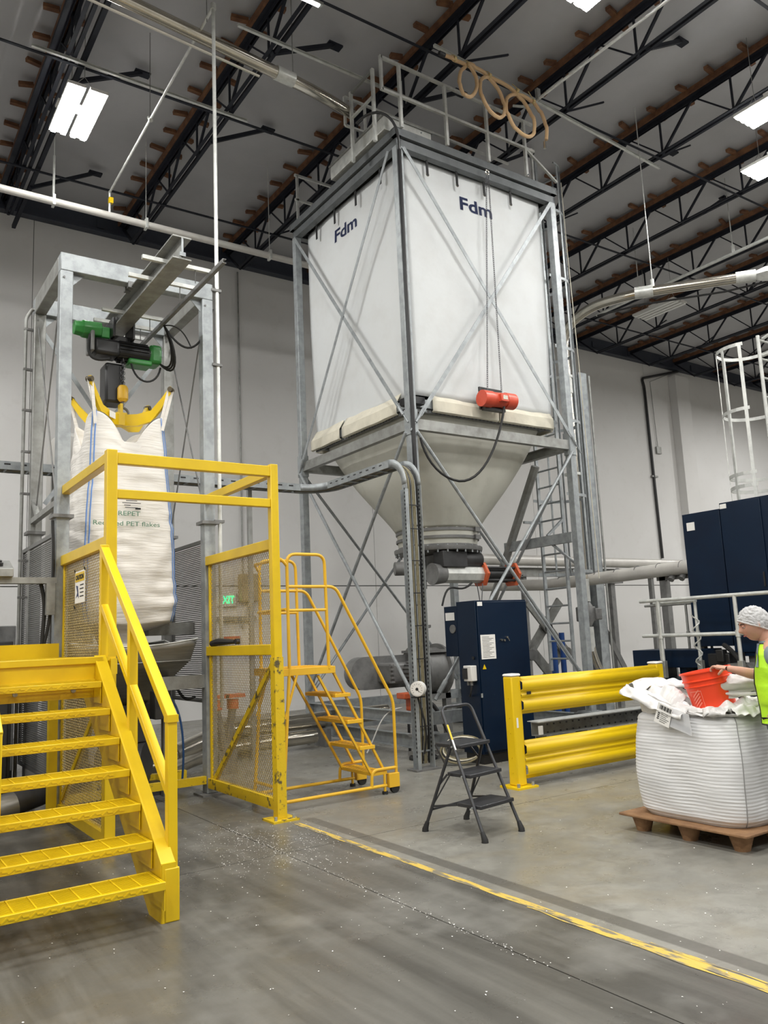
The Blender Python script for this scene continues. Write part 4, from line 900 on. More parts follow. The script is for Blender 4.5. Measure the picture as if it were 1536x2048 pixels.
# ============================================================ YELLOW CAGE
def expanded(x, y0_, y1_, z0_, z1_, pitch=.040, ht=.024):
    mb = MB(); wd = y1_-y0_; hg = z1_-z0_; sl = ht*2/pitch   # dz/dy
    for sg in (1, -1):
        k = -int(hg/sl/pitch)-1
        while k*pitch < wd:
            ya = k*pitch; a = max(0, ya); b = min(wd, ya+hg/sl)
            if b-a > .01:
                za, zb = (a-ya)*sl, (b-ya)*sl
                if sg < 0: za, zb = hg-za, hg-zb
                mb.beam((x, y0_+a, z0_+za), (x, y0_+b, z0_+zb), .0036, .0036, (1, 0, 0))
            k += 1
    return mb
CYN, CYB = 6.86, 8.48; CXL, CXR = 1.90, 3.43
t = thing('safety_cage', 'yellow steel tube cage with mesh side panels around the bag unloading station', 'cage', (2.66, 7.6, 0))
def ybar(nm, x0_, x1_, y0_, y1_, z0_, z1_, m_=YEL): return obj(nm, MB().bx(x0_, x1_, y0_, y1_, z0_, z1_), m_, t, bevel=.006)
ybar('post', CXR-.04, CXR+.04, CYN-.04, CYN+.04, .02, 3.28); ybar('post', CXL-.045, CXL+.045, CYN-.045, CYN+.045, .02, 3.28)
obj('lower_post_sleeve', MB().bx(CXR-.046, CXR+.046, CYN-.046, CYN+.046, .02, 1.45), YELW, t)
ybar('top_rail', CXL+.045, CXR-.04, CYN-.035, CYN+.035, 3.16, 3.26); ybar('mid_rail', CXL+.045, CXR-.04, CYN-.03, CYN+.03, 2.86, 2.94)
ybar('side_rail', CXL-.04, CXL+.04, CYN+.04, CYB, 3.17, 3.26); ybar('side_rail', CXR-.035, CXR+.035, CYN+.04, CYB+.1, 3.17, 3.26)
for x, z0_, z1_ in ((CXR, .16, 2.46), (CXL, 1.50, 2.46), (CXL, .12, 1.42)):
    pass
# right hand panel
for z0_, z1_ in ((2.46, 2.56), (1.47, 1.57)): ybar('panel_rail', CXR-.04, CXR+.04, CYN+.04, CYB+.02, z0_, z1_)
obj('bottom_rail', MB().bx(CXR-.035, CXR+.035, CYN+.04, CYB+.02, .08, .18), YELW, t)
for y in (CYB-.05,): ybar('panel_stile', CXR-.015, CXR+.015, y, y+.04, .18, 2.46)
obj('mesh_panel', expanded(CXR, CYN+.04, CYB-.04, 1.57, 2.46), EXPM, t, stuff=True); obj('mesh_panel', expanded(CXR, CYN+.04, CYB-.04, .18, 1.47), EXPM, t, stuff=True)
obj('diagonal_strut', MB().beam((CXR+.01, CYN+.05, 1.42), (CXR+.01, CYB-.1, .18), .04, .05), YELW, t)
obj('lock_handle', MB().tube([(CXR-.02, 8.36, 1.60), (CXR-.02, 8.2, 1.615), (CXR-.02, 7.75, 1.61)], [.035, .04, .022], 8).tube([(CXR-.04, 7.70, 1.61), (CXR, 7.70, 1.61)], .03, 10), BLACK, t)
# left hand panel
ybar('panel_rail', CXL-.04, CXL+.04, CYN+.045, CYB+.02, 2.44, 2.54)
for y in (CYN+.05, CYB-.02): ybar('panel_stile', CXL-.015, CXL+.015, y, y+.03, 1.50, 2.44)
obj('mesh_panel', expanded(CXL, CYN+.05, CYB, 1.50, 2.44), EXPM, t, stuff=True)
ybar('panel_stile', CXL-.015, CXL+.015, CYB-.02, CYB+.02, .1, 1.42)
obj('mesh_panel', expanded(CXL, CYN+.05, CYB, .14, 1.40), EXPM, t, stuff=True)
obj('diagonal_strut', MB().beam((CXL+.01, CYN+.05, 1.35), (CXL+.01, CYB-.05, .2), .04, .05), YEL, t)
obj('bottom_rail', MB().bx(CXL-.035, CXL+.035, CYN+.045, CYB+.02, .05, .14), YEL, t)
obj('ground_bar', MB().bx(CXL, CXR, 8.50, 8.56, .12, .20), YELW, t)
for x, m_ in ((CXR, YEL), (CXL, YEL)):
    bp = obj('base_plate', MB().bx(x-.13, x+.13, CYN-.13, CYN+.11, 0, .018), YELW, t)
    for dx, dy in ((-.09, -.09), (.09, -.09), (.09, .08)): obj('anchor_bolt', MB().cyl((x+dx, CYN+dy, .018), (x+dx, CYN+dy, .05), .014, 6), GALV, bp)
sg = thing('caution_sign', 'small caution sign tied to the left mesh panel of the yellow cage', 'sign', (CXL-.02, 7.8, 2.0))
obj('plate', MB().bx(CXL-.014, CXL-.01, 7.63, 7.99, 2.03, 2.33), PAPER, sg); obj('yellow_header', MB().bx(CXL-.016, CXL-.0141, 7.645, 7.975, 2.23, 2.315), YELR, sg)
text('heading', 'CAUTION', .06, (CXL-.0165, 7.955, 2.25), (0, -1, 0), (0, 0, 1), INK, sg, width=.29, bold=.002)
mb = MB()
for i in range(4): mb.bx(CXL-.0155, CXL-.0142, 7.67, 7.80+.01*(i % 2), 2.19-.035*i, 2.20-.035*i)
obj('small_print', mb, INK, sg, stuff=True)
obj('pictogram', MB().prism([(CXL-.0155, 7.95, 2.08), (CXL-.0155, 7.90, 2.13), (CXL-.0155, 7.95, 2.20), (CXL-.0155, 7.88, 2.19), (CXL-.0155, 7.86, 2.12), (CXL-.0155, 7.84, 2.07), (CXL-.0155, 7.89, 2.10)], (.001, 0, 0)), INKB, sg)
for y, z in ((7.99, 2.35), (7.63, 2.35), (7.99, 2.01)): obj('cable_tie', MB().tube([(CXL-.012, y, z-.03), (CXL-.02, y, z)], .006, 5), BLACK, sg)

# ============================================================ YELLOW STAIR AND PLATFORM
t = thing('metal_stairs', 'yellow steel stairs with grated treads and sloping handrail in the foreground', 'stairs', (1.2, 5.5, 0))
SXL, SXR = .70, 1.66
def ytread(i):
    z = .255+.1845*i; y = 4.80+.232*i; dpt = .30
    tr = obj('tread', MB().bx(SXL, SXR, y, y+.028, z-.045, z).bx(SXL, SXR, y+dpt-.012, y+dpt, z-.03, z-.002), YEL, t, bevel=.003)
    mb = MB()
    for k in range(12): yy = y+.045+k*.0205; mb.bx(SXL, SXR, yy, yy+.006, z-.014, z-.003)
    obj('grating_bars', mb, YEL, tr, stuff=True)
    for k in range(9): x = SXR-.02-k*.112; obj('cross_bar', MB().bx(x-.004, x+.004, y+.028, y+dpt-.012, z-.012, z-.001), YEL, tr)
    obj('nosing_grip', None or (lambda mb: [mb.beam((SXL+.02+.035*k, y-.002, z-.036+.012*(k % 2)), (SXL+.05+.035*k, y-.002, z-.012-.012*(k % 2)), .004, .008) for k in range(24)] and mb)(MB()), YEL, tr, stuff=True)
    obj('end_plate', MB().bx(SXR-.008, SXR, y+.01, y+dpt, z-.16, z-.004), YEL, tr)
for i in range(7): ytread(i)
# stringers
for x in (SXR+.005, SXL-.05):
    a = [(x, 4.96, 0), (x, 4.90, .05), (x, 4.91, .27), (x, 5.0, .31)]
    poly = [(x, 4.90, .0), (x, 5.12, .0), (x, 6.72, 1.22), (x, 6.72, 1.54), (x, 6.42, 1.54), (x, 4.90, .33)]
    obj('stringer', MB().prism(poly, (.012, 0, 0)), YEL, t)
    obj('stringer_flange', MB().beam((x+.045, 4.90, .318), (x+.045, 6.44, 1.545), .085, .012, (0, 0, 1)).bx(x+.005, x+.09, 4.895, 4.907, 0, .33), YEL, t)
    obj('foot_block', MB().bx(x+.02, x+.11, 4.89, 4.97, 0, .30), YEL, t, bevel=.006)
PXR = 1.77
def post(x, y, z0_, z1_): return obj('handrail_post', MB().bx(x-.03, x+.03, y-.03, y+.03, z0_, z1_), YELR, t, bevel=.004)
for x in (PXR, .775):
    post(x, 5.02, .22, 1.16); post(x, 5.81, .82, 1.78); post(x, 6.56, 1.45, 2.42)
    obj('handrail', MB().beam((x, 5.0, 1.145), (x, 6.58, 2.405), .065, .055), YELR, t, bevel=.005)
    obj('mid_handrail', MB().beam((x, 5.03, .70), (x, 6.55, 1.93), .055, .05), YELR, t, bevel=.005)
obj('handrail_cap', MB().bx(PXR-.035, PXR+.035, 4.98, 5.05, 1.13, 1.175), YELR, t)
pl = thing('work_platform', 'yellow steel work platform with bolted edge beam at the top of the stairs', 'platform', (.9, 7.4, 0))
obj('edge_beam', MB().bx(-.3, 1.72, 6.40, 6.46, 1.36, 1.50).bx(-.3, 1.72, 6.38, 6.44, 1.49, 1.54), YEL, pl, bevel=.004)
obj('edge_angle', MB().bx(-.3, 1.72, 6.36, 6.40, 1.355, 1.375).bx(-.3, 1.66, 6.375, 6.40, 1.24, 1.36), YEL, pl)
for x in (.30, .70, 1.10, 1.50, 0): obj('bolt', MB().cyl((x, 6.355, 1.30), (x, 6.376, 1.30), .017, 12), GALVD, pl)
mb = MB()
for k in range(60): mb.bx(-.3, 1.84, 6.48+k*.032, 6.486+k*.032, 1.505, 1.535)
obj('deck_grating', mb, YEL, pl, stuff=True)
obj('deck_cross_bars', (lambda mb: [mb.bx(x*.12-.3, x*.12-.294, 6.46, 8.4, 1.52, 1.534) for x in range(18)] and mb)(MB()), YEL, pl, stuff=True)
obj('toe_board', MB().bx(-.3, 1.84, 8.40, 8.41, 1.52, 1.67), YEL, pl); obj('side_beam', MB().bx(1.80, 1.85, 6.46, 8.40, 1.40, 1.52), YEL, pl)
obj('splice_plate', MB().bx(.86, .87, 6.376, 6.38, 1.4, 1.53), YELW, pl)
obj('rear_leg', MB().bx(1.74, 1.82, 8.30, 8.38, 0, 1.4), YEL, pl); obj('rear_leg', MB().bx(-.2, -.12, 8.30, 8.38, 0, 1.4), YEL, pl)

# ============================================================ ROLLING LADDER
t = thing('rolling_ladder', 'yellow rolling platform ladder with five steps behind the mesh cage', 'ladder', (4.2, 7.44, 0))
yn, yf = 7.13, 7.76; r = .0165
for y in (yn, yf):
    obj('handrail', MB().tube(fillet([(3.69, y, 2.125), (4.25, y, 2.125), (4.91, y, .925), (4.91, y, .09)], .08), r, 10), YELO, t)
    obj('guard_rail', MB().tube(fillet([(3.70, y, 1.32), (3.70, y, 2.45), (4.13, y, 2.45), (4.145, y, 1.30)], .1), r, 10), YELO, t)
    obj('knee_rail', MB().tube([(3.70, y, 1.89), (4.145, y, 1.89)], r*.9, 8), YELO, t)
    obj('rear_leg', MB().tube([(3.70, y, 1.32), (3.60, y, .07)], r, 10), YELO, t)
    obj('base_rail', MB().tube([(3.6, y, .085), (4.78, y, .085)], r, 10), YELO, t)
    obj('front_loop', MB().tube(fillet([(4.60, y, .09), (4.61, y, .25), (4.92, y, .25)], .07), r, 10), YELO, t)
    obj('platform_strut', MB().tube([(3.64, y, .85), (3.78, y, 1.26)], r*.8, 8), YELO, t)
    w_ = obj('caster_housing', MB().bx(4.80, 4.93, y-.03, y+.03, .06, .20), YELO, t, bevel=.004)
    obj('caster_wheel', MB().cyl((4.88, y-.02, .05), (4.88, y+.02, .05), .05, 16), RUB, w_)
    obj('foot_post', MB().tube([(4.76, y, .03), (4.76, y, .2)], .014, 8), YELO, t)
    obj('rubber_foot', MB().cyl((4.76, y, 0), (4.76, y, .03), .03, 12), RUB, t); obj('rubber_foot', MB().cyl((3.60, y, 0), (3.60, y, .07), .03, 12), RUB, t)
for y in (yn+.03, yf-.03):
    obj('stringer_bar', MB().beam((4.19, y, 1.30), (4.76, y, .26), .025, .022), YELO, t); obj('stringer_bar', MB().beam((4.03, y, 1.24), (4.62, y, .21), .025, .022), YELO, t)
obj('end_rail', MB().tube(fillet([(3.70, yn, 2.33), (3.64, yn, 2.40), (3.64, yf, 2.40), (3.70, yf, 2.33)], .05), r, 8).tube([(3.68, yn, 1.9), (3.68, yf, 1.9)], r, 8).tube([(3.61, yn, .2), (3.61, yf, .2)], r, 8), YELO, t)
obj('platform', MB().bx(3.62, 4.215, yn-.01, yf+.01, 1.255, 1.325), YELO, t, bevel=.004)
mb = MB()
for k in range(9): mb.bx(3.64, 4.2, yn+.03+k*.065, yn+.055+k*.065, 1.325, 1.33)
obj('platform_ribs', mb, YELO, t, stuff=True)
for i in range(4):
    z = 1.045-.272*i; x = 4.205+.135*i+.0
    st = obj('step', MB().bx(x, x+.185, yn, yf, z-.035, z), YELO, t, bevel=.003)
    for k in range(4): obj('step_rib', MB().bx(x+.02+k*.045, x+.035+k*.045, yn+.02, yf-.02, z, z+.005), YELO, st)

# ============================================================ CABLE TRAY
t = thing('cable_tray', 'perforated steel cable tray that runs along and bends down to the floor by the tower', 'cable tray', (5.95, 8.2, 0))
def side(p, q, nm='tray_side', h=.10): return obj(nm, MB().beam(p, q, .006, h), GALV, t)
ZT = 3.80
for y in (10.20, 10.42): side((-.5, y, ZT), (5.55 if y < 10.3 else 5.75, y, ZT))
def tray_strip(center, r0, a0, a1, u, v, wv, hw, nm='tray_bend'):
    # a curved side strip
    mb = MB(); P_ = arc(center, r0, a0, a1, 10, u, v); wv = Vector(wv)*hw; vs_ = []
    for p in P_: vs_ += [p-wv, p+wv]
    mb.add(vs_, [(2*i, 2*i+1, 2*i+3, 2*i+2) for i in range(10)]); return obj(nm, mb, GALV, t, solid=.005)
for r_ in (.29, .51): tray_strip((5.55, 9.91, ZT), r_, PI/2, 0, (1, 0, 0), (0, 1, 0), (0, 0, 1), .05)
for x in (5.84, 6.06): side((x, 8.35, ZT), (x, 9.91, ZT))
YP, ZC = 8.03, 3.42   # vertical bend
for x in (5.84, 6.06):
    mb = MB(); A = arc((x, 8.35, 3.47), .28, PI/2, PI, 10, (0, 1, 0), (0, 0, 1)); B_ = arc((x, 8.35, 3.47), .38, PI/2, PI, 10, (0, 1, 0), (0, 0, 1)); vs_ = []
    for a, b in zip(A, B_): vs_ += [a, b]
    mb.add(vs_, [(2*i, 2*i+1, 2*i+3, 2*i+2) for i in range(10)]); obj('tray_bend', mb, GALV, t, solid=.005)
    side_ = obj('tray_side', MB().bx(x-.003, x+.003, 7.97, 8.07, .02, 3.47), GALV, t)
    sl = MB(); z = .15
    while z < 3.4: sl.bx(x-.005, x+.005, 8.01, 8.03, z, z+.025); z += .05
    obj('slots', sl, BLACK, side_, stuff=True)
mb = MB(); z = .2
while z < 3.4: mb.bx(5.843, 6.057, 8.055, 8.068, z, z+.02); z += .25
y = 8.4
while y < 9.9: mb.bx(5.843, 6.057, y, y+.02, ZT-.045, ZT-.03); y += .25
x = -.4
while x < 5.5: mb.bx(x, x+.02, 10.2, 10.42, ZT-.045, ZT-.03); x += .25
obj('rungs', mb, GALV, t, stuff=True)
sl = MB(); x = -.4
while x < 5.4: sl.bx(x, x+.07, 10.195, 10.205, ZT+.005, ZT+.025); x += .18
y = 8.5
while y < 9.8: sl.bx(5.835, 5.845, y, y+.06, ZT+.005, ZT+.02); y += .16
obj('slots', sl, BLACK, t, stuff=True)
obj('post_channel', MB().chan((5.82, 8.0, .02), (5.82, 8.0, 3.4), .05, .10, .004, (0, 1, 0)), GALV, t)
obj('base_plate', MB().bx(5.75, 6.12, 7.92, 8.12, 0, .02), CAST, t)
for x in (4.86, 2.2): obj('tray_post', MB().bx(x-.03, x+.03, 10.45, 10.51, 0, ZT+.05), GALVD, t)
for i, x in enumerate((5.87, 5.90, 5.93, 5.96, 5.99, 6.02)):
    o = .012*(i % 2); yb = 8.025+o
    pts = [(-.4, 10.25+.03*i, ZT-.02), (5.5, 10.25+.03*i, ZT-.02)] + [tuple(p) for p in arc((5.55, 9.91, ZT-.02), .49-.03*i if False else .34+.03*(5-i), PI/2, 0, 6, (1, 0, 0), (0, 1, 0))]
    xx = pts[-1][0]
    pts += [(xx, 9.3, ZT-.02), (xx, 8.4, ZT-.02)] + [tuple(p) for p in arc((xx, 8.36, 3.46), .32-o, PI/2, PI, 6, (0, 1, 0), (0, 0, 1))]
    yb = pts[-1][1]
    pts += [(xx+random.uniform(-.01, .01), yb, 2.6), (xx+random.uniform(-.01, .01), yb, 1.5), (xx, yb, .5), (xx+.02, yb+.05, .06)]
    obj('cable', MB().tube(pts, .013, 6), CABLE if i % 3 else BLACK, t)
for z in (.5, .9, 1.3, 1.7, 2.1, 2.5, 2.9, 3.2): obj('cable_tie', MB().bx(5.85, 6.05, 7.995, 8.0, z, z+.012), BLACK, t)
gd = thing('pressure_gauge', 'round white dial gauge on the cable tray post above the folding step', 'gauge', (5.82, 7.8, .9))
obj('case', MB().tube([(5.80, 7.86, .965), (5.72, 7.80, .965)], .088, 24), WHITEP, gd, bevel=.004)
nv = Vector((-.08, -.06, 0)).normalized(); c0 = Vector((5.72, 7.80, .965))
obj('dial', MB().tube([c0, c0+nv*.003], .074, 24), PAPER, gd)
sd = Vector((-nv.y, nv.x, 0)).normalized()
obj('dial_marks', (lambda mb: [mb.beam(c0+nv*.004+sd*.052*math.cos(a)+Vector((0, 0, .052*math.sin(a))), c0+nv*.004+sd*.066*math.cos(a)+Vector((0, 0, .066*math.sin(a))), .002, .004) for a in [math.radians(-40+26*i) for i in range(11)]] and mb)(MB()), INK, gd, stuff=True)
obj('pointer', MB().tube([c0+nv*.004, c0+nv*.006], .018, 10).beam(c0+nv*.005, c0+nv*.005+sd*.03+Vector((0, 0, -.035)), .003, .006), INK, gd)
obj('bracket', MB().bx(5.78, 5.84, 7.86, 7.98, .90, 1.0).bx(5.7, 5.85, 7.82, 7.9, .86, .875), BLACK, gd)
obj('tube', MB().tube(bez((5.78, 7.88, .88), (5.80, 7.8, .6), (5.9, 7.85, .5), (5.88, 7.93, .2)), .012, 6), RUB, gd)
t = thing('hose_coil', 'coiled pale hoses on the floor behind the folding step', 'hose', (6.5, 8.1, 0))
for i in range(4): obj('loop', MB().tube(arc((6.42+.03*i, 7.98, .16+.02*i), .20+.03*i, 0, 2*PI, 24, (.8, -.5, 0), (0, .25, .35)) if False else [Vector((6.40+.20*math.cos(a)+.02*i, 7.90-.14*math.cos(a), .17+.14*math.sin(a)+.012*i)) for a in [2*PI*k/24 for k in range(24)]], .013, 6, True), (CABLE, RUB, CREAM, CABLE)[i], t)

# ============================================================ BLUE CONTROL CABINET
t = thing('control_cabinet', 'dark blue electrical cabinet with a paper notice standing in front of the tower', 'cabinet', (7.05, 7.9, 0))
obj('body', MB().bx(6.62, 7.49, 7.72, 8.09, .12, 1.99), BLUE, t, bevel=.004)
obj('plinth', MB().bx(6.64, 7.47, 7.74, 8.07, 0, .12), BLACK, t)
obj('door', MB().bx(6.635, 7.48, 7.70, 7.72, .15, 1.97), BLUE, t, bevel=.004)
obj('rear_housing', MB().bx(6.615, 7.0, 8.09, 8.34, 1.30, 1.94), BLUE, t, bevel=.004)
obj('vent_disc', MB().cyl((6.615, 8.17, 1.65), (6.600, 8.17, 1.65), .055, 18), CAST, t)
obj('rating_label', MB().bx(6.611, 6.614, 8.13, 8.31, 1.76, 1.86), PAPER, t)
obj('corner_label', MB().bx(6.64, 6.72, 7.697, 7.70, 1.92, 1.97), PAPER, t)
nt_ = obj('paper_notice', MB().bx(6.66, 6.90, 7.696, 7.70, 1.26, 1.56), PAPER, t)
mb = MB()
for i in range(14): mb.bx(6.685, 6.80+.07*((i*5) % 3)/2, 7.6945, 7.696, 1.53-.019*i, 1.534-.019*i)
obj('notice_lines', mb, INK, nt_, stuff=True)
for i, (x, z) in enumerate(((7.0, 1.487), (7.05, 1.48), (7.10, 1.515))): obj('door_lock', MB().cyl((x, 7.70, z), (x, 7.68, z), .014, 10), STAIN, t)
obj('key', MB().beam((7.10, 7.675, 1.51), (7.125, 7.675, 1.47), .004, .012), STAIN, t)
iso = obj('switch_box', MB().bx(6.52, 6.615, 7.75, 7.90, 1.0, 1.19), WHITEP, t, bevel=.008)
obj('switch_plate', MB().bx(6.50, 6.52, 7.82, 7.90, 1.03, 1.16), BLACK, iso); obj('cable_gland', MB().cyl((6.56, 7.8, .95), (6.56, 7.8, 1.0), .018, 8).cyl((6.56, 7.86, .95), (6.56, 7.86, 1.0), .018, 8), CAST, iso)
obj('switch_cable', MB().tube(bez((6.56, 7.8, .96), (6.54, 7.8, .85), (6.56, 7.85, .8), (6.60, 7.9, .82)), .012, 6), RUB, iso)
obj('small_knob', MB().cyl((6.617, 7.80, 1.28), (6.60, 7.80, 1.28), .02, 10), BLACK, t)
obj('warning_label', MB().prism([(6.665, 7.697, 1.14), (6.725, 7.697, 1.14), (6.695, 7.697, 1.20)], (0, -.002, 0)), YELR, t)
for z in (.8,): obj('hinge', MB().cyl((6.63, 7.70, z), (6.63, 7.70, z+.05), .012, 8), GALV, t)

# ============================================================ FOLDING STEP STOOL
t = thing('folding_step_stool', 'black three step folding stool standing on the open floor', 'step stool', (4.43, 5.3, 0))
fl0, fr0 = Vector((4.215, 4.965, .02)), Vector((4.665, 5.035, .02)); bl0, br0 = Vector((4.11, 5.585, .02)), Vector((4.625, 5.675, .02))
R3 = .0135
# front frame goes from feet to the top handle; directions
tl, tr_ = Vector((4.285, 5.52, .98)), Vector((4.66, 5.58, .98))
fld = (tl-fl0); frd = (tr_-fr0)
STO = mat('charcoal_tube', (.035, .036, .04), .4, .2)
hl = [fl0, fl0+fld*.93]; 
obj('front_frame', MB().tube(fillet([fl0, fl0+fld*1.0, fr0+frd*1.0, fr0], .07), R3, 10), STO, t)
pv = .72
pl_, pr_ = fl0+fld*pv, fr0+frd*pv
for a, b in ((pl_, bl0), (pr_, br0)): obj('rear_leg', MB().tube([a, b], R3, 10), STO, t)
obj('rear_brace', MB().tube([bl0+(pl_-bl0)*.22, br0+(pr_-br0)*.22], .009, 8), STO, t)
for p in (fl0, fr0, bl0, br0):
    q = p+((fld if p in (fl0, fr0) else (pl_-bl0)).normalized())*.06
    obj('rubber_foot', MB().tube([Vector((p.x, p.y, 0)), p, q], [.028, .026, .017], 12), RUB, t)
back = Vector((-.0+bl0.x-fl0.x, bl0.y-fl0.y, 0)).normalized()
for i, h in enumerate((.235, .455, .675)):
    L = fl0+fld*(h/.96); Rr = fr0+frd*(h/.96); dp = .25 if i < 2 else .28
    ax = (Rr-L).normalized(); bk = Vector((-ax.y, ax.x, 0)); L2, R2 = L+ax*.01-bk*.07, Rr-ax*.01-bk*.07
    pts = [L2, R2, R2+bk*dp, L2+bk*dp]; pts = [Vector((p.x, p.y, h-.012)) for p in pts]
    st = obj('step', MB().prism(pts, (0, 0, .03)), STO, t, bevel=.006)
    for s_ in (L, Rr): obj('step_bolt', MB().tube([Vector((s_.x, s_.y, h))-ax*.02, Vector((s_.x, s_.y, h))+ax*.02], .009, 8), GALV, st)
    # link bars back to the rear legs
    for (A_, base, top) in ((L2+bk*dp, bl0, pl_), (R2+bk*dp, br0, pr_)):
        k = (h)/(top.z-base.z)*.95; tgt = base+(top-base)*min(.95, k*.8)
        obj('link_bar', MB().beam(Vector((A_.x, A_.y, h)), tgt, .006, .016), STO, t)
for a, b in ((L2, 0),): pass
obj('side_brace', MB().tube([fl0+fld*.47+back*.13, bl0+(pl_-bl0)*.25], .006, 6), STO, t); obj('side_brace', MB().tube([fr0+frd*.47+back*.13, br0+(pr_-br0)*.25], .006, 6), STO, t)
obj('yellow_sticker', MB().beam(fl0+fld*.74+Vector((-.0, -.014, 0)), fl0+fld*.86+Vector((0, -.014, 0)), .016, .004), YELR, t)
obj('white_sticker', MB().beam(fl0+fld*.66+Vector((-.0, -.014, 0)), fl0+fld*.74+Vector((0, -.014, 0)), .014, .004), PAPER, t)

# ============================================================ GUARD BARRIER
t = thing('guard_barrier', 'yellow corrugated guard rail barrier with square posts behind the step stool', 'barrier', (7.1, 6.4, 0))
BY = 6.40
for x in (5.93, 8.30):
    p = obj('post', MB().bx(x-.065, x+.065, BY-.065, BY+.065, .02, 1.12), YELR, t, bevel=.012)
    obj('post_cap', MB().bx(x-.07, x+.07, BY-.07, BY+.07, 1.12, 1.15), WHITEP, p, bevel=.015)
    obj('base_plate', MB().bx(x-.14, x+.14, BY-.15, BY+.13, 0, .02), YELR, p)
    for dx, dy in ((-.1, -.11), (.1, -.11), (.1, .09)): obj('anchor_bolt', MB().cyl((x+dx, BY+dy, .02), (x+dx, BY+dy, .055), .016, 6), GALV, p)
    for z in (.15, .3, .55, .7, .9): obj('rivet', MB().cyl((x-.066, BY, z), (x-.070, BY, z), .007, 8), YELR, p)
def rail(z0_):
    h = .375; prof = []
    for i, (zz, d) in enumerate(((0, 0), (0.0, -.035), (.03, -.035), (.05, -.075), (.12, -.075), (.14, -.04), (.172, -.04), (.18, -.052), (.195, -.052), (.203, -.04), (.235, -.04), (.255, -.075), (.325, -.075), (.345, -.035), (.375, -.035), (.375, 0))): prof.append((d, zz))
    # single sheet profile extruded along X
    vs_ = []
    for x in (5.99, 8.24): vs_ += [(x, BY-.02+d, z0_+zz) for d, zz in prof]
    n_ = len(prof); mb = MB().add(vs_, [(i, i+1, n_+i+1, n_+i) for i in range(n_-1)])
    return obj('corrugated_rail', mb, YELR, t, solid=.005, bevel=0, sharp=.2)
r1 = rail(.735); r2 = rail(.085)
obj('id_sticker', MB().bx(6.04, 6.10, BY-.122+.02, BY-.097, .93, .96), BLACK, r1)
obj('post_label', MB().bx(5.90, 5.925, BY-.067, BY-.065, .6, .7), PAPER, t)
t = thing('steel_channel', 'perforated grey steel channel lying behind the yellow barrier', 'channel', (7.9, 7.2, .3))
obj('channel', MB().chan((7.0, 7.2, .42), (9.6, 7.2, .42), .14, .16, .008, (0, 0, 1), 1), GALVD, t)
obj('top_plate', MB().bx(7.0, 9.6, 7.13, 7.33, .50, .508), GALVW, t)
obj('hole_rows', (lambda mb: [mb.bx(7.12+.11*k, 7.14+.11*k, 7.122, 7.131, zz, zz+.02) for k in range(22) for zz in (.37, .46)] and mb)(MB()), BLACK, t, stuff=True)
obj('end_plate', MB().bx(6.99, 7.05, 7.12, 7.14, .36, .46), PAPER, t)
for x in (7.1, 9.4): obj('stand', MB().bx(x-.04, x+.04, 7.16, 7.26, 0, .34), CAST, t)

# ============================================================ PALLET AND BAG
t = thing('pallet', 'pressed brown wood pallet under the ribbed white bulk bag', 'pallet', (5.77, 3.98, 0))
px0, px1, py0, py1 = 5.24, 6.36, 3.42, 4.52
obj('deck', MB().bx(px0, px1, py0, py1, .115, .135), WOOD, t, bevel=.006)
for x in (px0+.13, (px0+px1)/2, px1-.13):
    for y in (py0+.13, (py0+py1)/2, py1-.13): obj('pallet_foot', MB().tube([(x, y, 0), (x, y, .02), (x, y, .116)], [.055, .06, .09], 4 if False else 12), WOOD, t)
t = thing('open_bulk_bag', 'squat white ribbed bulk bag with its liner folded open on the pallet', 'bulk bag', (5.80, 3.97, .135))
ocx, ocy = 5.80, 3.965
def obag(u, v):
    a = 2*PI*u-PI*.75; c, s_ = math.cos(a), math.sin(a); n_ = 5.2-1.0*v; sup = (abs(c)**n_+abs(s_)**n_)**(-1/n_)
    z = .137+(.92-.137)*v
    half = .475+.03*math.sin(PI*v)+(.02 if v > .5 else 0)*0
    if v < .06: half -= .03*(1-v/.06)
    if v > .93: half -= .06*((v-.93)/.07)**2
    zz = z+.007*noise.noise(Vector((c*3, s_*3, v*2)))
    rib = .0019*math.sin(zz*2*PI/.0245)*(0.65+.35*noise.noise(Vector((c*4, s_*4, v*3))))
    side_lump = .012*noise.noise(Vector((c*2, s_*2, v*4)))
    return Vector((ocx+(half*sup+rib+side_lump)*c, ocy+(half*sup+rib+side_lump)*s_, z))
obj('bag_body', MB().grid(obag, 150, 190, True), PELB, t)
def seam(u0): return [obag(u0, i/40) for i in range(40)]
for u0 in (.0, .25): obj('corner_seam', MB().tube([p+Vector((-.002, -.002, 0)) for p in seam(u0+.012)], .0035, 5), mat('grey_seam_thread', (.3, .3, .3), .8) if 'grey_seam_thread' not in MATS else MATS['grey_seam_thread'], t)
# crumpled rim and folded liner
def rimf(u, v):
    p = obag(u, .985); c = Vector((ocx, ocy, 0)); d = Vector((p.x-ocx, p.y-ocy, 0)).normalized(); a = 2*PI*u-PI*.75
    left = max(0, d.y*.9-d.x*.3+.1)   # higher on the far left corner
    hi = .02+.17*min(1, left)**1.1+.03*noise.noise(Vector((math.cos(a)*3, math.sin(a)*3, 2)))
    n1 = noise.noise(Vector((math.cos(a)*5, math.sin(a)*5, v*3))); n2 = noise.noise(Vector((math.cos(a)*14, math.sin(a)*14, v*5)))
    ang = v*PI*1.05
    out = .012+.03*math.sin(ang)*(1+n1) - .20*max(0, v-.45)*1.6
    z = .905+hi*math.sin(min(ang, PI/2+ (ang-PI/2)*.45 if ang > PI/2 else ang))+.008*n2+.016*n1-.22*max(0, v-.7)
    return Vector((p.x+d.x*out, p.y+d.y*out, z))
obj('folded_rim', MB().grid(rimf, 160, 26, True), LINER, t, sharp=1.2)
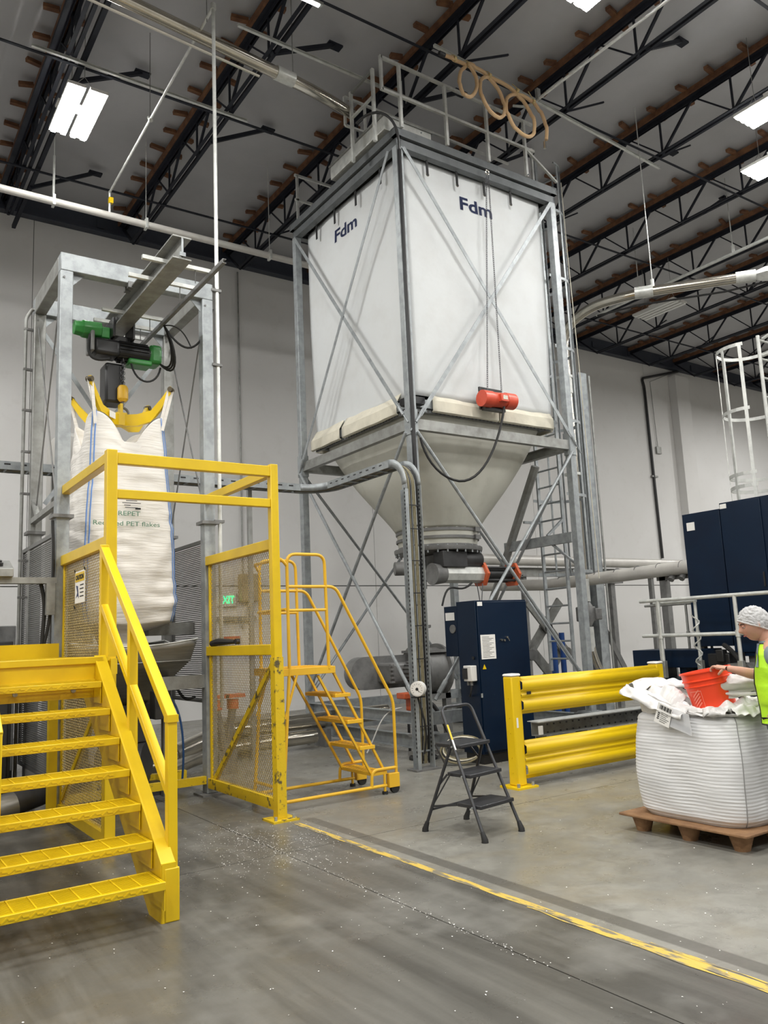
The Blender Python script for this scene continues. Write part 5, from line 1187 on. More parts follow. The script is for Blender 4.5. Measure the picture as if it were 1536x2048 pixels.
def inner(u, v):
    p = rimf(u, 1.0); q = Vector((ocx, ocy, .80)); r_ = p.lerp(q, v*.98); r_.z += .05*noise.noise(Vector((r_.x*6, r_.y*6, 1)))*(1-v)-.05*math.sin(PI*v); return r_
obj('liner_fill', MB().grid(inner, 100, 16, True), LINER, t, sharp=1.2)
# standing liner folds: ridges thrown over the rim
def fold(pts, w_, seed, up=.0, nm='liner_fold', m_=LINER):
    P_ = []
    for i in range(len(pts)-1):
        for k in range(6): P_.append(Vector(pts[i]).lerp(Vector(pts[i+1]), k/6))
    P_.append(Vector(pts[-1])); n_ = len(P_); P_ = [P_[0]]+[(P_[max(0, i-1)]+P_[i]+P_[min(n_-1, i+1)])/3 for i in range(1, n_-1)]+[P_[-1]]
    def fn(u, v):
        i = u*(n_-1); a = int(min(n_-2, i)); f = i-a; p = P_[a].lerp(P_[a+1], f); d = (P_[a+1]-P_[a]).normalized(); sd_ = d.cross(Vector((0, 0, 1))).normalized()
        t_ = (v-.5)*2; nz = noise.noise(Vector((u*7, v*4, seed)))
        return p+sd_*(w_*t_)+Vector((0, 0, -abs(t_)**1.5*w_*(.7+up)+nz*.035))+sd_*nz*.02
    return obj(nm, MB().grid(fn, 40, 13), m_, t, solid=.003, sharp=1.2)
fold([(5.36, 4.40, 1.13), (5.55, 4.38, 1.16), (5.85, 4.36, 1.14), (6.15, 4.33, 1.12)], .09, 1)
fold([(5.34, 4.42, 1.12), (5.33, 4.25, 1.07), (5.33, 4.05, .99), (5.32, 3.85, .95)], .085, 2)
fold([(5.50, 4.30, 1.10), (5.45, 4.05, 1.12), (5.42, 3.92, 1.04)], .10, 3, .5)
fold([(5.40, 4.1, 1.02), (5.36, 3.9, .985), (5.36, 3.72, .955), (5.38, 3.55, .97)], .055, 4)
fold([(5.36, 3.75, .96), (5.45, 3.62, 1.0), (5.60, 3.55, 1.03), (5.8, 3.5, 1.0)], .075, 5)
fold([(5.70, 3.9, .96), (5.80, 3.7, 1.02), (5.95, 3.6, 1.0)], .12, 6)
fold([(5.42, 3.56, .97), (5.60, 3.48, .98), (5.85, 3.47, .97)], .07, 7)
# flap of liner held up by the worker
def upflap(u, v):
    x = 5.46+.30*u; y = 3.71-.40*u; z = 1.17+.04*math.sin(u*3)-.13*v+.0
    cur = .045*math.cos(v*PI*2)
    return Vector((x+cur*.5-.02, y+cur*.3, z+.02*noise.noise(Vector((u*5, v*5, 3)))+.045*math.sin(v*PI)*0))
obj('raised_flap', MB().grid(upflap, 24, 14), LINER, t, solid=.003, sharp=1.2)
obj('raised_flap', MB().grid(lambda u, v: Vector((5.75-.28*u, 3.33+.34*u+.05*v, 1.10+.12*v-.05*u+.03*math.sin(u*6+v*3))), 20, 12), LINER, t, solid=.003, sharp=1.2)
obj('flap_edge', MB().tube([(5.44, 3.70, 1.05), (5.42, 3.72, 1.09), (5.43, 3.73, 1.15), (5.47, 3.70, 1.17), (5.50, 3.67, 1.13), (5.47, 3.68, 1.07), (5.55, 3.55, 1.06), (5.62, 3.40, 1.07)], .014, 8), LINER, t)
# tag and pouch hanging on the front face
def quad(nm, pts, m_, par, th=.002):
    mb = MB().prism(pts, (-th, 0, 0)); return obj(nm, mb, m_, par)
xq = 5.262
pc = quad('document_pouch', [(xq, 4.06, 1.0), (xq+.0, 3.80, .93), (xq-.01, 3.78, .775), (xq-.01, 4.0, .84)], POUCH, t)
quad('pouch_paper', [(xq+.001, 3.985, .845), (xq+.001, 3.80, .79), (xq+.001, 3.80, .83), (xq+.001, 3.985, .885)], mat('slate_paper', (.2, .23, .28), .6), pc)
tg = quad('barcode_tag', [(xq-.015, 4.045, 1.01), (xq-.015, 3.925, .965), (xq-.015, 3.975, .82), (xq-.015, 4.105, .865)], PAPER, t)
e1 = Vector((0, -.12, -.045)); e2 = Vector((0, .06, -.145)); o0 = Vector((xq-.018, 4.035, 1.0))
mb = MB()
for k in range(12):
    a = o0+e1*(.06+.068*k); w__ = .02+.018*((k*7) % 3); b_ = a+e1*w__; mb.prism([a+e2*.03, b_+e2*.03, b_+e2*.24, a+e2*.24], (-.001, 0, 0))
for k in range(6): a = o0+e2*(.36+.09*k); mb.prism([a+e1*.25, a+e1*(.85-.1*(k % 3)), a+e1*(.85-.1*(k % 3))+e2*.018, a+e1*.25+e2*.018], (-.001, 0, 0))
for k in range(5): a = o0+e2*(.34+.09*k); mb.prism([a+e1*.04, a+e1*.18, a+e1*.18+e2*.05, a+e1*.04+e2*.05], (-.001, 0, 0))
obj('barcode_print', mb, INK, tg, stuff=True)

# orange bucket, tilted
bk = thing('bucket', 'bright orange plastic bucket tilted into the open bulk bag', 'bucket', (5.52, 3.80, .95))
bc, bt = Vector((5.55, 3.76, .905)), Vector((5.52, 3.81, 1.235)); axd = (bt-bc).normalized(); H_ = (bt-bc).length
ua = axd.cross(Vector((0, 1, 0))).normalized(); ub = axd.cross(ua)
def buck(prof):
    def fn(u, v):
        i = v*(len(prof)-1); a = int(min(len(prof)-2, i)); f = i-a; r_ = prof[a][0]*(1-f)+prof[a+1][0]*f; h = prof[a][1]*(1-f)+prof[a+1][1]*f
        return bc+axd*h+ua*(r_*math.cos(2*PI*u))+ub*(r_*math.sin(2*PI*u))
    return fn
prof = [(.001, 0), (.148, 0), (.150, .01), (.168, .22), (.170, .225), (.178, .23), (.178, .236), (.172, .24), (.173, .265), (.184, .27), (.184, .276), (.176, .28), (.179, .325), (.190, .327), (.190, .338), (.176, .338), (.170, .30), (.142, .012), (.001, .012)]
obj('shell', MB().grid(buck(prof), 48, (len(prof)-1)*1+1, True), BUCK, bk)
fa = math.atan2(ub.dot(Vector((-1, .25, 0))), ua.dot(Vector((-1, .25, 0))))
def pr2(a, h, off=.0025):
    r_ = .150+(.168-.150)*(h/.22)+off; return bc+axd*h+ua*(r_*math.cos(a))+ub*(r_*math.sin(a))
sgn = 1
mb = MB(); N_ = 10
def band(a0, a1, h0, h1):
    vs_ = []
    for i in range(9):
        a = a0+(a1-a0)*i/8; vs_ += [pr2(a, h0), pr2(a, h1)]
    mb.add(vs_, [(2*i, 2*i+2, 2*i+3, 2*i+1) for i in range(8)])
cA = fa+.15
band(cA-.30, cA+.30, .030, .036); band(cA-.30, cA+.30, .196, .202); band(cA-.30, cA-.28, .03, .20); band(cA+.28, cA+.30, .03, .20)
for k in range(5):
    vs_ = []
    for i in range(5): a = cA-.2+.4*i/4; h = .06+.023*k+.05*i/4; vs_ += [pr2(a, h, .003), pr2(a, h+.011, .003)]
    mb.add(vs_, [(2*i, 2*i+2, 2*i+3, 2*i+1) for i in range(4)])
obj('side_print', mb, BUCKL, bk, stuff=True)

# ============================================================ RIGHT SIDE MACHINERY
t = thing('large_blue_cabinet', 'large dark blue machine cabinet raised on legs at the right edge', 'cabinet', (9.9, 5.6, 0))
obj('side_cabinet', MB().bx(9.5, 10.6, 6.10, 6.66, 1.28, 3.05), BLUE, t, bevel=.004)
obj('main_cabinet', MB().bx(9.5, 10.9, 3.6, 6.09, 1.15, 3.12), BLUE, t, bevel=.004)
for a, b in ((5.52, 6.08), (4.6, 5.51), (3.65, 4.59)): d_ = obj('door', MB().bx(9.485, 9.5, a+.006, b-.006, 1.2, 3.1), BLUE, t, bevel=.003); obj('latch', MB().bx(9.47, 9.486, a+.04, a+.06, 2.0, 2.18), BLACK, d_)
obj('white_label', MB().bx(9.496, 9.5, 6.48, 6.60, 2.82, 2.93), PAPER, t); obj('corner_label', MB().bx(9.48, 9.484, 5.98, 6.07, 3.04, 3.10), PAPER, t)
for y in (6.6, 5.9, 4.4, 3.7): obj('leg', MB().bx(9.55, 9.63, y-.04, y+.04, 0, 1.28), CAST, t)
obj('lower_machine', MB().bx(9.8, 10.8, 3.7, 5.5, .1, 1.1), CAST, t); obj('base', MB().bx(9.8, 10.8, 3.7, 5.5, 0, .1), BLACK, t)
t = thing('blue_machine_base', 'dark blue steel machine base with cut outs behind the orange bucket', 'machine', (9.4, 6.5, 0))
obj('base_block', MB().bx(9.15, 9.7, 5.2, 7.15, .1, .88), BLUE, t, bevel=.006); obj('plinth', MB().bx(9.2, 9.65, 5.2, 7.1, 0, .1), BLACK, t)
obj('upper_beam', MB().bx(9.2, 9.7, 6.4, 7.45, 1.02, 1.25), BLUE, t, bevel=.006)
for y in (6.3, 6.7, 7.1): obj('spacer', MB().bx(9.25, 9.6, y-.05, y+.05, .88, 1.02), BLUE, t)
for y in (6.5, 6.05): obj('window_plate', MB().bx(9.145, 9.151, y-.09, y+.09, .70, .82), GALVW, t)
obj('pump', MB().bx(9.15, 9.5, 5.95, 6.25, .88, 1.2).bx(9.1, 9.2, 6.0, 6.1, 1.1, 1.25), BLACK, t, bevel=.01)
obj('drip_tray', MB().prism([(9.1, 5.95, .98), (9.1, 5.6, .98), (9.1, 5.7, 1.08), (9.1, 5.95, 1.08)], (.3, 0, 0)), CAST, t)
obj('black_hose', MB().tube(bez((9.3, 6.1, 1.3), (9.1, 5.8, 1.2), (9.1, 5.75, 1.0), (9.2, 5.5, .9)), .03, 8), RUB, t)
def aluframe(x, ys, y_a, y_b, zt, zm, z0_, label, m_=GALVW, r_=.024, foot=True):
    t = thing('handrail', label, 'railing', (x, (y_a+y_b)/2, z0_))
    obj('top_tube', MB().tube([(x, y_a, zt), (x, y_b, zt)], r_, 12), m_, t); obj('mid_tube', MB().tube([(x, y_a, zm), (x, y_b, zm)], r_, 12), m_, t)
    for y in ys:
        p = obj('upright', MB().tube([(x, y, z0_+.15), (x, y, zt)], r_, 12), m_, t)
        obj('clamp', MB().cyl((x, y, zm-.04), (x, y, zm+.04), r_*1.4, 12), m_, p)
        if foot: obj('socket', MB().bx(x-.03, x+.03, y-.035, y+.035, z0_, z0_+.22), GALVD, p, bevel=.004)
    return t
aluframe(9.0, (6.80, 5.70), 7.09, 4.2, 1.905, 1.445, .90, 'front aluminium handrail with two crossbars before the blue cabinet')
aluframe(9.75, (7.38, 6.92, 6.58), 7.60, 6.5, 1.86, 1.44, 1.02, 'thin rear aluminium handrail seen behind the front one', GALVD, .018)
aluframe(9.1, (6.90, 6.32), 6.95, 6.30, 1.87, 1.45, .90, 'short middle aluminium handrail frame between the two long ones', GALVW, .02)
t = thing('coil_spring_hose', 'twisted silver hose hanging at the aluminium handrail', 'hose', (9.0, 6.25, 1.1))
obj('coil', MB().tube([(9.05+.03*math.cos(i*.9), 6.30-.0*i+.05*math.sin(i*.9), 1.05+.028*i) for i in range(24)], .009, 6), GALVW, t)
# caged access ladder above the cabinet
t = thing('access_ladder', 'tall caged access ladder above the blue cabinet at the right edge', 'ladder', (11, 6.3, 3.1))
cxx, cyy, cr = 11.1, 6.42, .40
def hoop2(z, n=20): return [tuple(p) for p in arc((cxx, cyy, z), cr, -PI*.35, PI*1.15, n, (1, 0, 0), (0, 1, 0))]
for z in (5.58, 4.62, 3.68, 3.50): obj('cage_hoop', hoop_mb(hoop2(z), .05, .01), GALVW, t)
for a in (0, 40, 80, 120, 160, 200): 
    x = cxx+cr*math.cos(math.radians(a)); y = cyy+cr*math.sin(math.radians(a)); obj('cage_bar', MB().beam((x, y, 3.2), (x, y, 5.6), .045, .01, (math.cos(math.radians(a)), math.sin(math.radians(a)), 0)), GALVW, t)
for dx in (-.24, .24): obj('rail', MB().tube([(cxx-.15+dx, cyy-.44, 3.12), (cxx-.15+dx, cyy-.44, 5.6)], .025, 10), GALVW, t)
z = 3.3
while z < 5.6: obj('rung', MB().tube([(cxx-.39, cyy-.44, z), (cxx+.09, cyy-.44, z)], .015, 8), GALVW, t); z += .28
obj('grab_rail', MB().tube(fillet([(cxx-.2, cyy-.40, 5.6), (cxx-.2, cyy-.7, 5.68), (cxx-.2, cyy-1.5, 5.7)], .1), .022, 10).tube([(cxx-.35, cyy-.40, 5.30), (cxx-.35, cyy-1.5, 5.35)], .022, 10), GALVW, t)

# pipework right of the tower
t = thing('vacuum_riser', 'polished stainless pipe that rises beside the ladder and bends over to the right', 'pipe', (11.1, 9.9, .5))
obj('foot_bend', MB().tube(fillet([(11.35, 9.74, .50), (11.19, 9.90, .93), (11.13, 9.95, 1.4)], .3), .085, 18), STAIN, t)
vp = [(11.11, 9.95, 2.2), (11.10, 9.95, 6.37), (11.10, 9.93, 7.15), (11.19, 9.33, 7.40), (11.42, 8.50, 7.38), (12.44, 7.10, 7.33)]
obj('riser', MB().tube(fillet(vp, .58, 8), .088, 18), STAIN, t)
for z in (2.9, 3.4, 4.0, 4.7, 5.5): obj('pipe_seam', MB().lathe((11.10, 9.95, z), [(.091, 0), (.091, .01)], 18, caps=False), CAST, t)
for z in (4.35, 6.2): obj('pipe_clamp', MB().bx(10.96, 11.25, 9.84, 10.06, z, z+.05), GALVW, t)
for p, q in (((11.11, 9.95, 2.05), (11.11, 9.95, 2.45)), ((11.14, 9.95, 1.17), (11.13, 9.95, 1.6)), ((11.42, 8.50, 7.38), (11.60, 8.25, 7.37)), ((12.38, 7.17, 7.33), (12.56, 6.92, 7.32)), ((11.10, 9.95, 5.9), (11.10, 9.95, 6.2))):
    obj('coupling', MB().tube([p, q], .105, 18), GALVW, t)
obj('shutoff_valve', MB().bx(10.98, 11.26, 9.84, 10.07, 1.70, 1.96).tube([(11.12, 9.95, 1.6), (11.12, 9.95, 1.7), (11.12, 9.95, 1.96), (11.11, 9.95, 2.06)], [.08, .13, .13, .08], 14), CAST, t, bevel=.02)
obj('valve_head', MB().bx(11.22, 11.38, 9.80, 10.0, 1.72, 1.93), CAST, t, bevel=.02)
obj('diverter', MB().tube([(12.56, 6.92, 7.32), (12.65, 6.79, 7.32), (12.80, 6.58, 7.32), (12.9, 6.43, 7.32)], [.08, .13, .13, .09], 4), GALVW, t)
obj('end_coupling', MB().tube([(12.9, 6.43, 7.32), (13.4, 5.78, 7.32)], .14, 18), GALVW, t)
obj('lower_branch', MB().tube([(12.96, 6.27, 7.12), (13.16, 6.01, 6.99), (13.47, 5.6, 6.89)], .095, 14), WPIPE, t)
for p in ((12.80, 6.45, 7.09), (12.82, 6.43, 6.84)): obj('blue_clamp', MB().tube([Vector(p), Vector(p)+Vector((.085, -.105, 0))], .08, 12), BLUEL, t)
obj('air_tube', MB().tube(bez((12.80, 6.43, 6.78), (12.80, 6.37, 6.42), (13.05, 6.17, 6.37), (13.0, 6.17, 6.99)), .012, 6), PAPER, t)
obj('black_cable', MB().tube([(11.25, 9.22, 7.2), (11.50, 8.50, 7.18), (12.33, 7.36, 7.16), (12.74, 6.73, 7.2)], .018, 6), RUB, t)
obj('hanger_rod', MB().tube([(11.60, 8.25, 7.42), (11.60, 8.25, 10.9)], .009, 5), GALVW, t); obj('hanger_clamp', MB().cyl((11.60, 8.25, 7.4), (11.60, 8.25, 7.58), .035, 8), GALVW, t)
t = thing('support_column', 'grey channel column with slanted foot brace beside the stainless riser', 'column', (11.75, 10.2, 0))
obj('column', MB().ibeam((11.72, 10.22, 0), (11.72, 10.22, 6.45), .22, .26, .014, (0, 1, 0)), GALV, t, sharp=.3); obj('column_flange', MB().bx(11.84, 11.88, 10.05, 10.07, 0, 6.4), GALVD, t)
obj('foot_brace', MB().beam((11.78, 10.2, 1.7), (12.35, 9.8, .05), .08, .08), CAST, t); obj('base_plate', MB().bx(11.55, 11.95, 10.0, 10.42, 0, .03), CAST, t)
t = thing('conveying_pipe', 'big pale clad pipe running toward the blue cabinet on a grey post', 'pipe', (11.35, 9.6, 2.3))
obj('pipe', MB().tube([(11.0, 12.55, 2.53), (11.32, 11.0, 2.43), (11.36, 7.3, 2.50)], .11, 20), WPIPE, t)
y = 7.6
while y < 10.9: obj('cladding_seam', MB().tube([(11.355, y, 2.49), (11.355, y+.012, 2.49)], .113, 20), CAST, t); y += .44
obj('post', MB().bx(11.4, 11.52, 8.43, 8.55, 0, 2.38), CAST, t); obj('base', MB().bx(11.32, 11.6, 8.35, 8.63, 0, .02), CAST, t)
for y in (8.25, 8.05): obj('clamp', MB().cyl((11.3, y, 2.30), (11.4, y, 2.40), .05, 8), CAST, t)
obj('bracket_box', MB().bx(11.3, 11.4, 7.78, 7.88, 2.28, 2.40), GALVW, t); obj('rail', MB().bx(11.4, 11.46, 7.5, 8.6, 2.31, 2.39), CAST, t)
t = thing('rear_pipe', 'long silver pipe on a steel bracket running along behind the tower', 'pipe', (14, 13, 2.9))
obj('pipe', MB().tube([(9.7, 12.6, 3.10), (11.5, 13.0, 3.13), (20, 13.0, 3.10)], .12, 20), WPIPE, t)
obj('tray', MB().chan((10.4, 12.95, 2.86), (20, 12.95, 2.86), .1, .2, .008), GALVD, t)
for x in (12.6, 17): obj('post', MB().bx(x-.05, x+.05, 12.95, 13.05, 0, 2.8), CAST, t)
obj('motor_head', MB().tube([(9.3, 12.5, 3.1), (9.7, 12.6, 3.1)], .15, 16), BLACK, t)
t = thing('steel_post', 'plain grey steel post standing before the back wall right of the tower', 'post', (14.2, 11.6, 0))
obj('post', MB().bx(12.98, 13.10, 10.9, 11.02, 0, 2.45), CAST, t); obj('post_cap', MB().bx(12.7, 13.3, 10.85, 11.07, 2.45, 2.52), CAST, t)
t = thing('scissor_linkage', 'grey crossed scissor arms standing behind the ladder', 'linkage', (10.7, 10.5, 0))
for i, (z0_, z1_) in enumerate(((.3, 1.25), (1.15, 2.1))):
    for sg_ in (1, -1):
        xa, xb = (10.3, 11.2) if sg_ > 0 else (11.2, 10.3)
        obj('arm', MB().sec((xa, 10.6+.04*sg_, z0_), (xb, 10.6+.04*sg_, z1_), [(-.02, -.09), (.02, -.09), (.02, .09), (-.02, .09)]), GALVD, t)
        obj('pivot', MB().cyl((xa, 10.52, z0_), (xa, 10.70, z0_), .1, 16), CAST, t)
obj('hub', MB().cyl((10.75, 10.5, 1.62), (10.75, 10.7, 1.62), .08, 12), MACH, t); obj('base', MB().bx(10.1, 11.4, 10.4, 10.8, 0, .2), MACH, t)
obj('blue_cylinder', MB().cyl((10.5, 10.2, .0), (10.5, 10.2, 1.5), .06, 12).cyl((10.72, 10.2, 0), (10.72, 10.2, 1.52), .05, 12), BLUEL if False else mat('royal_blue', (.01, .05, .2), .4), t)

# roof level pipes, hoses and struts
t = thing('vacuum_duct', 'beige stainless duct coming down from the roof to the tower top at the upper left', 'duct', (4, 9, 9.4))
obj('duct', MB().tube([(-3.5, 8.6, 9.60), (2.6, 8.93, 9.50), (4.80, 9.05, 9.42)], .085, 18), STAIN, t)
obj('flex_bend', MB().tube(bez((4.80, 9.05, 9.42), (5.3, 9.1, 9.42), (5.7, 9.3, 9.55), (6.25, 9.5, 9.62), 12), .085, 18), STAIN, t)
obj('coupling', MB().tube([(4.72, 9.045, 9.425), (5.0, 9.06, 9.42)], .10, 18), GALVW, t)
obj('thin_line', MB().tube([(-3.5, 8.7, 9.50), (4.5, 9.12, 9.33)], .02, 6), STAIN, t)
obj('hanger', MB().tube([(5.0, 9.06, 9.5), (5.0, 9.06, 10.9)], .008, 5), GALVD, t)
def strut(p, q, label):
    o = obj('channel_strut', MB().chan(p, q, .041, .041, .004), GALVW); return tag(o, label, 'strut')
strut((4.20, 9.13, 10.0), (8.2, 9.2, 10.0), 'slotted steel strut under the joists left of the guard rail')
strut((1.9, 10.98, 10.02), (5.2, 11.0, 10.02), 'slotted steel strut above the left ceiling light along the bridging')
strut((6.75, 8.02, 9.98), (12.3, 8.35, 9.98), 'long slotted steel strut that carries the tan hose loops')
t = thing('roof_conduit', 'white conduit running below the roof from the top edge to the hose strut', 'conduit', (8.8, 7, 9.8))
obj('pipe', MB().tube(fillet([(8.9, 1, 9.80), (8.72, 8.15, 9.80), (8.6, 8.35, 9.9)], .1), .022, 8), GALVW, t); obj('strap', MB().bx(8.69, 8.76, 7.9, 7.95, 9.78, 9.97), GALVD, t)
t = thing('coiled_hose', 'tan hose with three hanging loops tied under the roof strut', 'hose', (7.9, 7.93, 9.1))
hp = [(6.83, 9.80), (7.05, 9.82), (7.27, 9.82), (7.17, 9.68), (7.13, 9.45), (7.20, 9.30), (7.32, 9.32), (7.42, 9.5), (7.40, 9.70), (7.30, 9.84), (7.45, 9.86), (7.68, 9.83), (7.90, 9.68), (8.0, 9.45), (7.95, 9.25), (7.80, 9.15), (7.62, 9.22), (7.50, 9.42), (7.52, 9.64), (7.66, 9.78), (7.85, 9.82), (8.15, 9.80), (8.40, 9.66), (8.58, 9.42), (8.55, 9.15), (8.38, 9.03), (8.15, 9.10), (8.02, 9.33), (8.05, 9.55), (8.2, 9.70), (8.4, 9.76), (8.62, 9.72), (8.76, 9.58), (8.84, 9.35), (8.80, 9.08)]
pts = []
for i in range(len(hp)-1):
    p0, p1, p2, p3 = hp[max(0, i-1)], hp[i], hp[i+1], hp[min(len(hp)-1, i+2)]
    for k in range(5):
        u = k/5; f = lambda a, b, c, d: .5*((2*b)+(-a+c)*u+(2*a-5*b+4*c-d)*u*u+(-a+3*b-3*c+d)*u**3)
        pts.append((f(p0[0], p1[0], p2[0], p3[0]), 7.93+.03*math.sin(i*.7), f(p0[1], p1[1], p2[1], p3[1])))
obj('hose', MB().tube(pts, .028, 10), HOSE, t)
obj('end_fitting', MB().tube([(8.80, 7.93, 9.10), (8.79, 7.93, 8.98)], .022, 8), STAIN, t); obj('inlet_fitting', MB().tube([(6.86, 7.93, 9.80), (6.76, 7.93, 9.80)], .035, 8), BLACK, t)
for x, z in ((7.05, 9.83), (7.30, 9.84), (7.72, 9.82), (8.28, 9.78), (8.62, 9.72)): obj('tie', MB().tube([(x, 7.93, z-.06), (x+.02, 7.96, z+.08), (x+.03, 8.05, 9.98)], .008, 5).cyl((x-.02, 7.93, z), (x+.02, 7.93, z), .034, 10), mat('tan_tie', (.5, .38, .18), .6) if 'tan_tie' not in MATS else MATS['tan_tie'], t)
t = thing('sprinkler_branch', 'pale thin sprinkler pipe crossing below the joists above the bent stainless pipe', 'pipe', (15.2, 9, 9.2))
obj('pipe', MB().tube([(15.22, 2, 9.20), (15.22, 12.5, 9.20)], .035, 10), GALVW, t)
for y in (8.8, 11.2, 5.5): obj('hanger', MB().tube([(15.22, y, 9.22), (15.22, y, 10.9)], .012, 6).cyl((15.22, y, 9.2), (15.22, y, 9.38), .04, 8), GALVW, t)

# ============================================================ WORKER
t = thing('person', 'worker in a lime safety vest and white hair net tipping an orange bucket', 'person', (5.62, 3.16, 0))
def skinmesh(name, nodes, edges, m_, parent, sub=2):
    b = WORLD[parent.name]; me = bpy.data.meshes.new(name)
    me.from_pydata([(p[0]-b[0], p[1]-b[1], p[2]-b[2]) for p, r_ in nodes], edges, [])
    o = bpy.data.objects.new(name, me); COL.objects.link(o); o.parent = parent; WORLD[o.name] = b; me.materials.append(m_)
    o.modifiers.new('sk', 'SKIN'); me.skin_vertices or None
    for i, (p, r_) in enumerate(nodes):
        rr = r_ if isinstance(r_, tuple) else (r_, r_); me.skin_vertices[0].data[i].radius = rr
    me.skin_vertices[0].data[0].use_root = True
    sm = o.modifiers.new('sb', 'SUBSURF'); sm.levels = sub; sm.render_levels = sub
    bpy.context.view_layer.update()
    ev = o.evaluated_get(bpy.context.evaluated_depsgraph_get()); nm = bpy.data.meshes.new_from_object(ev)
    o.modifiers.clear(); o.data = nm
    nm.polygons.foreach_set('use_smooth', [True]*len(nm.polygons)); return o
PEL = (5.62, 3.21, .95)
hand = Vector((5.42, 3.585, 1.255))
nodes = [(PEL, .13), ((5.61, 3.23, 1.14), .135), ((5.60, 3.26, 1.30), .125), ((5.59, 3.29, 1.40), .075), ((5.58, 3.31, 1.47), .052), ((5.57, 3.33, 1.50), .05),
         ((5.69, 3.27, 1.335), .062), ((5.62, 3.36, 1.22), .050), ((5.55, 3.42, 1.205), .044), ((5.47, 3.48, 1.235), .034), ((5.43, 3.53, 1.252), .025), ((5.42, 3.56, 1.257), .026),
         ((5.47, 3.20, 1.34), .062), ((5.41, 3.06, 1.22), .046), ((5.38, 2.99, 1.10), .042), ((5.40, 3.06, 1.02), .034), ((5.41, 3.14, .97), .026)]
edges = [(0, 1), (1, 2), (2, 3), (3, 4), (4, 5), (3, 6), (6, 7), (7, 8), (8, 9), (9, 10), (10, 11), (3, 12), (12, 13), (13, 14), (14, 15), (15, 16)]
skinmesh('body', nodes, edges, SKIN, t)
# trousers
tn = [((5.62, 3.20, .93), .135), ((5.54, 3.20, .84), .095), ((5.52, 3.20, .50), .062), ((5.50, 3.17, .12), .045), ((5.71, 3.15, .84), .095), ((5.75, 3.06, .50), .062), ((5.76, 3.02, .12), .045)]
skinmesh('trousers', tn, [(0, 1), (1, 2), (2, 3), (0, 4), (4, 5), (5, 6)], PANTS, t)
for x, y in ((5.50, 3.14), (5.76, 3.0)):
    sh = obj('shoe', MB().grid(lambda u, v: Vector((x+.045*math.cos(2*PI*u)*math.sin(PI*v)*(1 if math.sin(2*PI*u) < 0 else 1.1), y+.06+.135*math.sin(2*PI*u)*math.sin(PI*v)**.8, max(.012, .05-.045*math.cos(PI*v)*1.0-(.02 if math.sin(2*PI*u) > .3 else -.015)*(v)))), 24, 12, True), SHOE, t)
    obj('sole', MB().prism([(x+.048*math.cos(a)*(1.05), y+.06+.14*math.sin(a), 0) for a in [2*PI*i/20 for i in range(20)]], (0, 0, .022)), mat('white_sole', (.6, .6, .58), .6) if 'white_sole' not in MATS else MATS['white_sole'], sh)
# torso loft helper
def loft(sections, n=40, wr=0.0, seed=0):
    def fn(u, v):
        i = v*(len(sections)-1); a = int(min(len(sections)-2, i)); f = i-a; f = f*f*(3-2*f)
        s0, s1 = sections[a], sections[a+1]; L = lambda k: s0[k]*(1-f)+s1[k]*f
        th = 2*PI*u; c, s_ = math.cos(th), math.sin(th); n_ = 2.15; sup = (abs(c)**n_+abs(s_)**n_)**(-1/n_)
        w_ = wr*noise.noise(Vector((c*2, s_*2, v*4+seed)))
        return Vector((L(0)+(L(3)*sup+w_)*c, L(1)+(L(4)*sup+w_)*s_, L(2)))
    return fn
# sections: cx, cy, z, half width x, half depth y
shirt = [(5.62, 3.22, .83, .185, .155), (5.62, 3.23, .96, .185, .16), (5.615, 3.24, 1.12, .17, .155), (5.60, 3.255, 1.28, .16, .13), (5.595, 3.28, 1.38, .12, .095), (5.585, 3.30, 1.445, .07, .07)]
obj('shirt', MB().grid(loft(shirt, wr=.01), 40, 26, True), SHIRT, t, solid=.004)
vest = [(5.62, 3.22, .87, .205, .185), (5.62, 3.225, 1.0, .20, .19), (5.615, 3.235, 1.14, .19, .182), (5.60, 3.25, 1.26, .178, .155), (5.595, 3.27, 1.345, .145, .115), (5.585, 3.30, 1.425, .078, .07)]
vf = loft(vest, wr=.018, seed=3)
obj('safety_vest', MB().grid(vf, 56, 34, True), VEST, t, solid=.004)
obj('vest_piping', MB().tube([vf(.335, i/24)*1.0+Vector((-.004, .003, 0)) for i in range(25)], .006, 6), BLACK, t)
obj('vest_hem', MB().tube([vf(i/48, 0.0)+Vector((0, 0, .0)) for i in range(48)], .006, 6, True), BLACK, t)
obj('shoulder_tape', MB().grid(lambda u, v: vf(.40+.045*v, .62+.38*u)+Vector((-.006, .004, .003)), 12, 4), SHIRT, t)
obj('neck_piping', MB().tube([vf(i/40, 1.0) for i in range(40)], .006, 6, True), BLACK, t)
skinmesh('sleeve', [((5.57, 3.27, 1.37), .085), ((5.47, 3.20, 1.34), .088), ((5.42, 3.07, 1.23), .074), ((5.395, 3.02, 1.17), .068)], [(0, 1), (1, 2), (2, 3)], SHIRT, t)
skinmesh('sleeve', [((5.67, 3.27, 1.34), .07), ((5.64, 3.33, 1.26), .062), ((5.625, 3.355, 1.225), .058)], [(0, 1), (1, 2)], SHIRT, t)
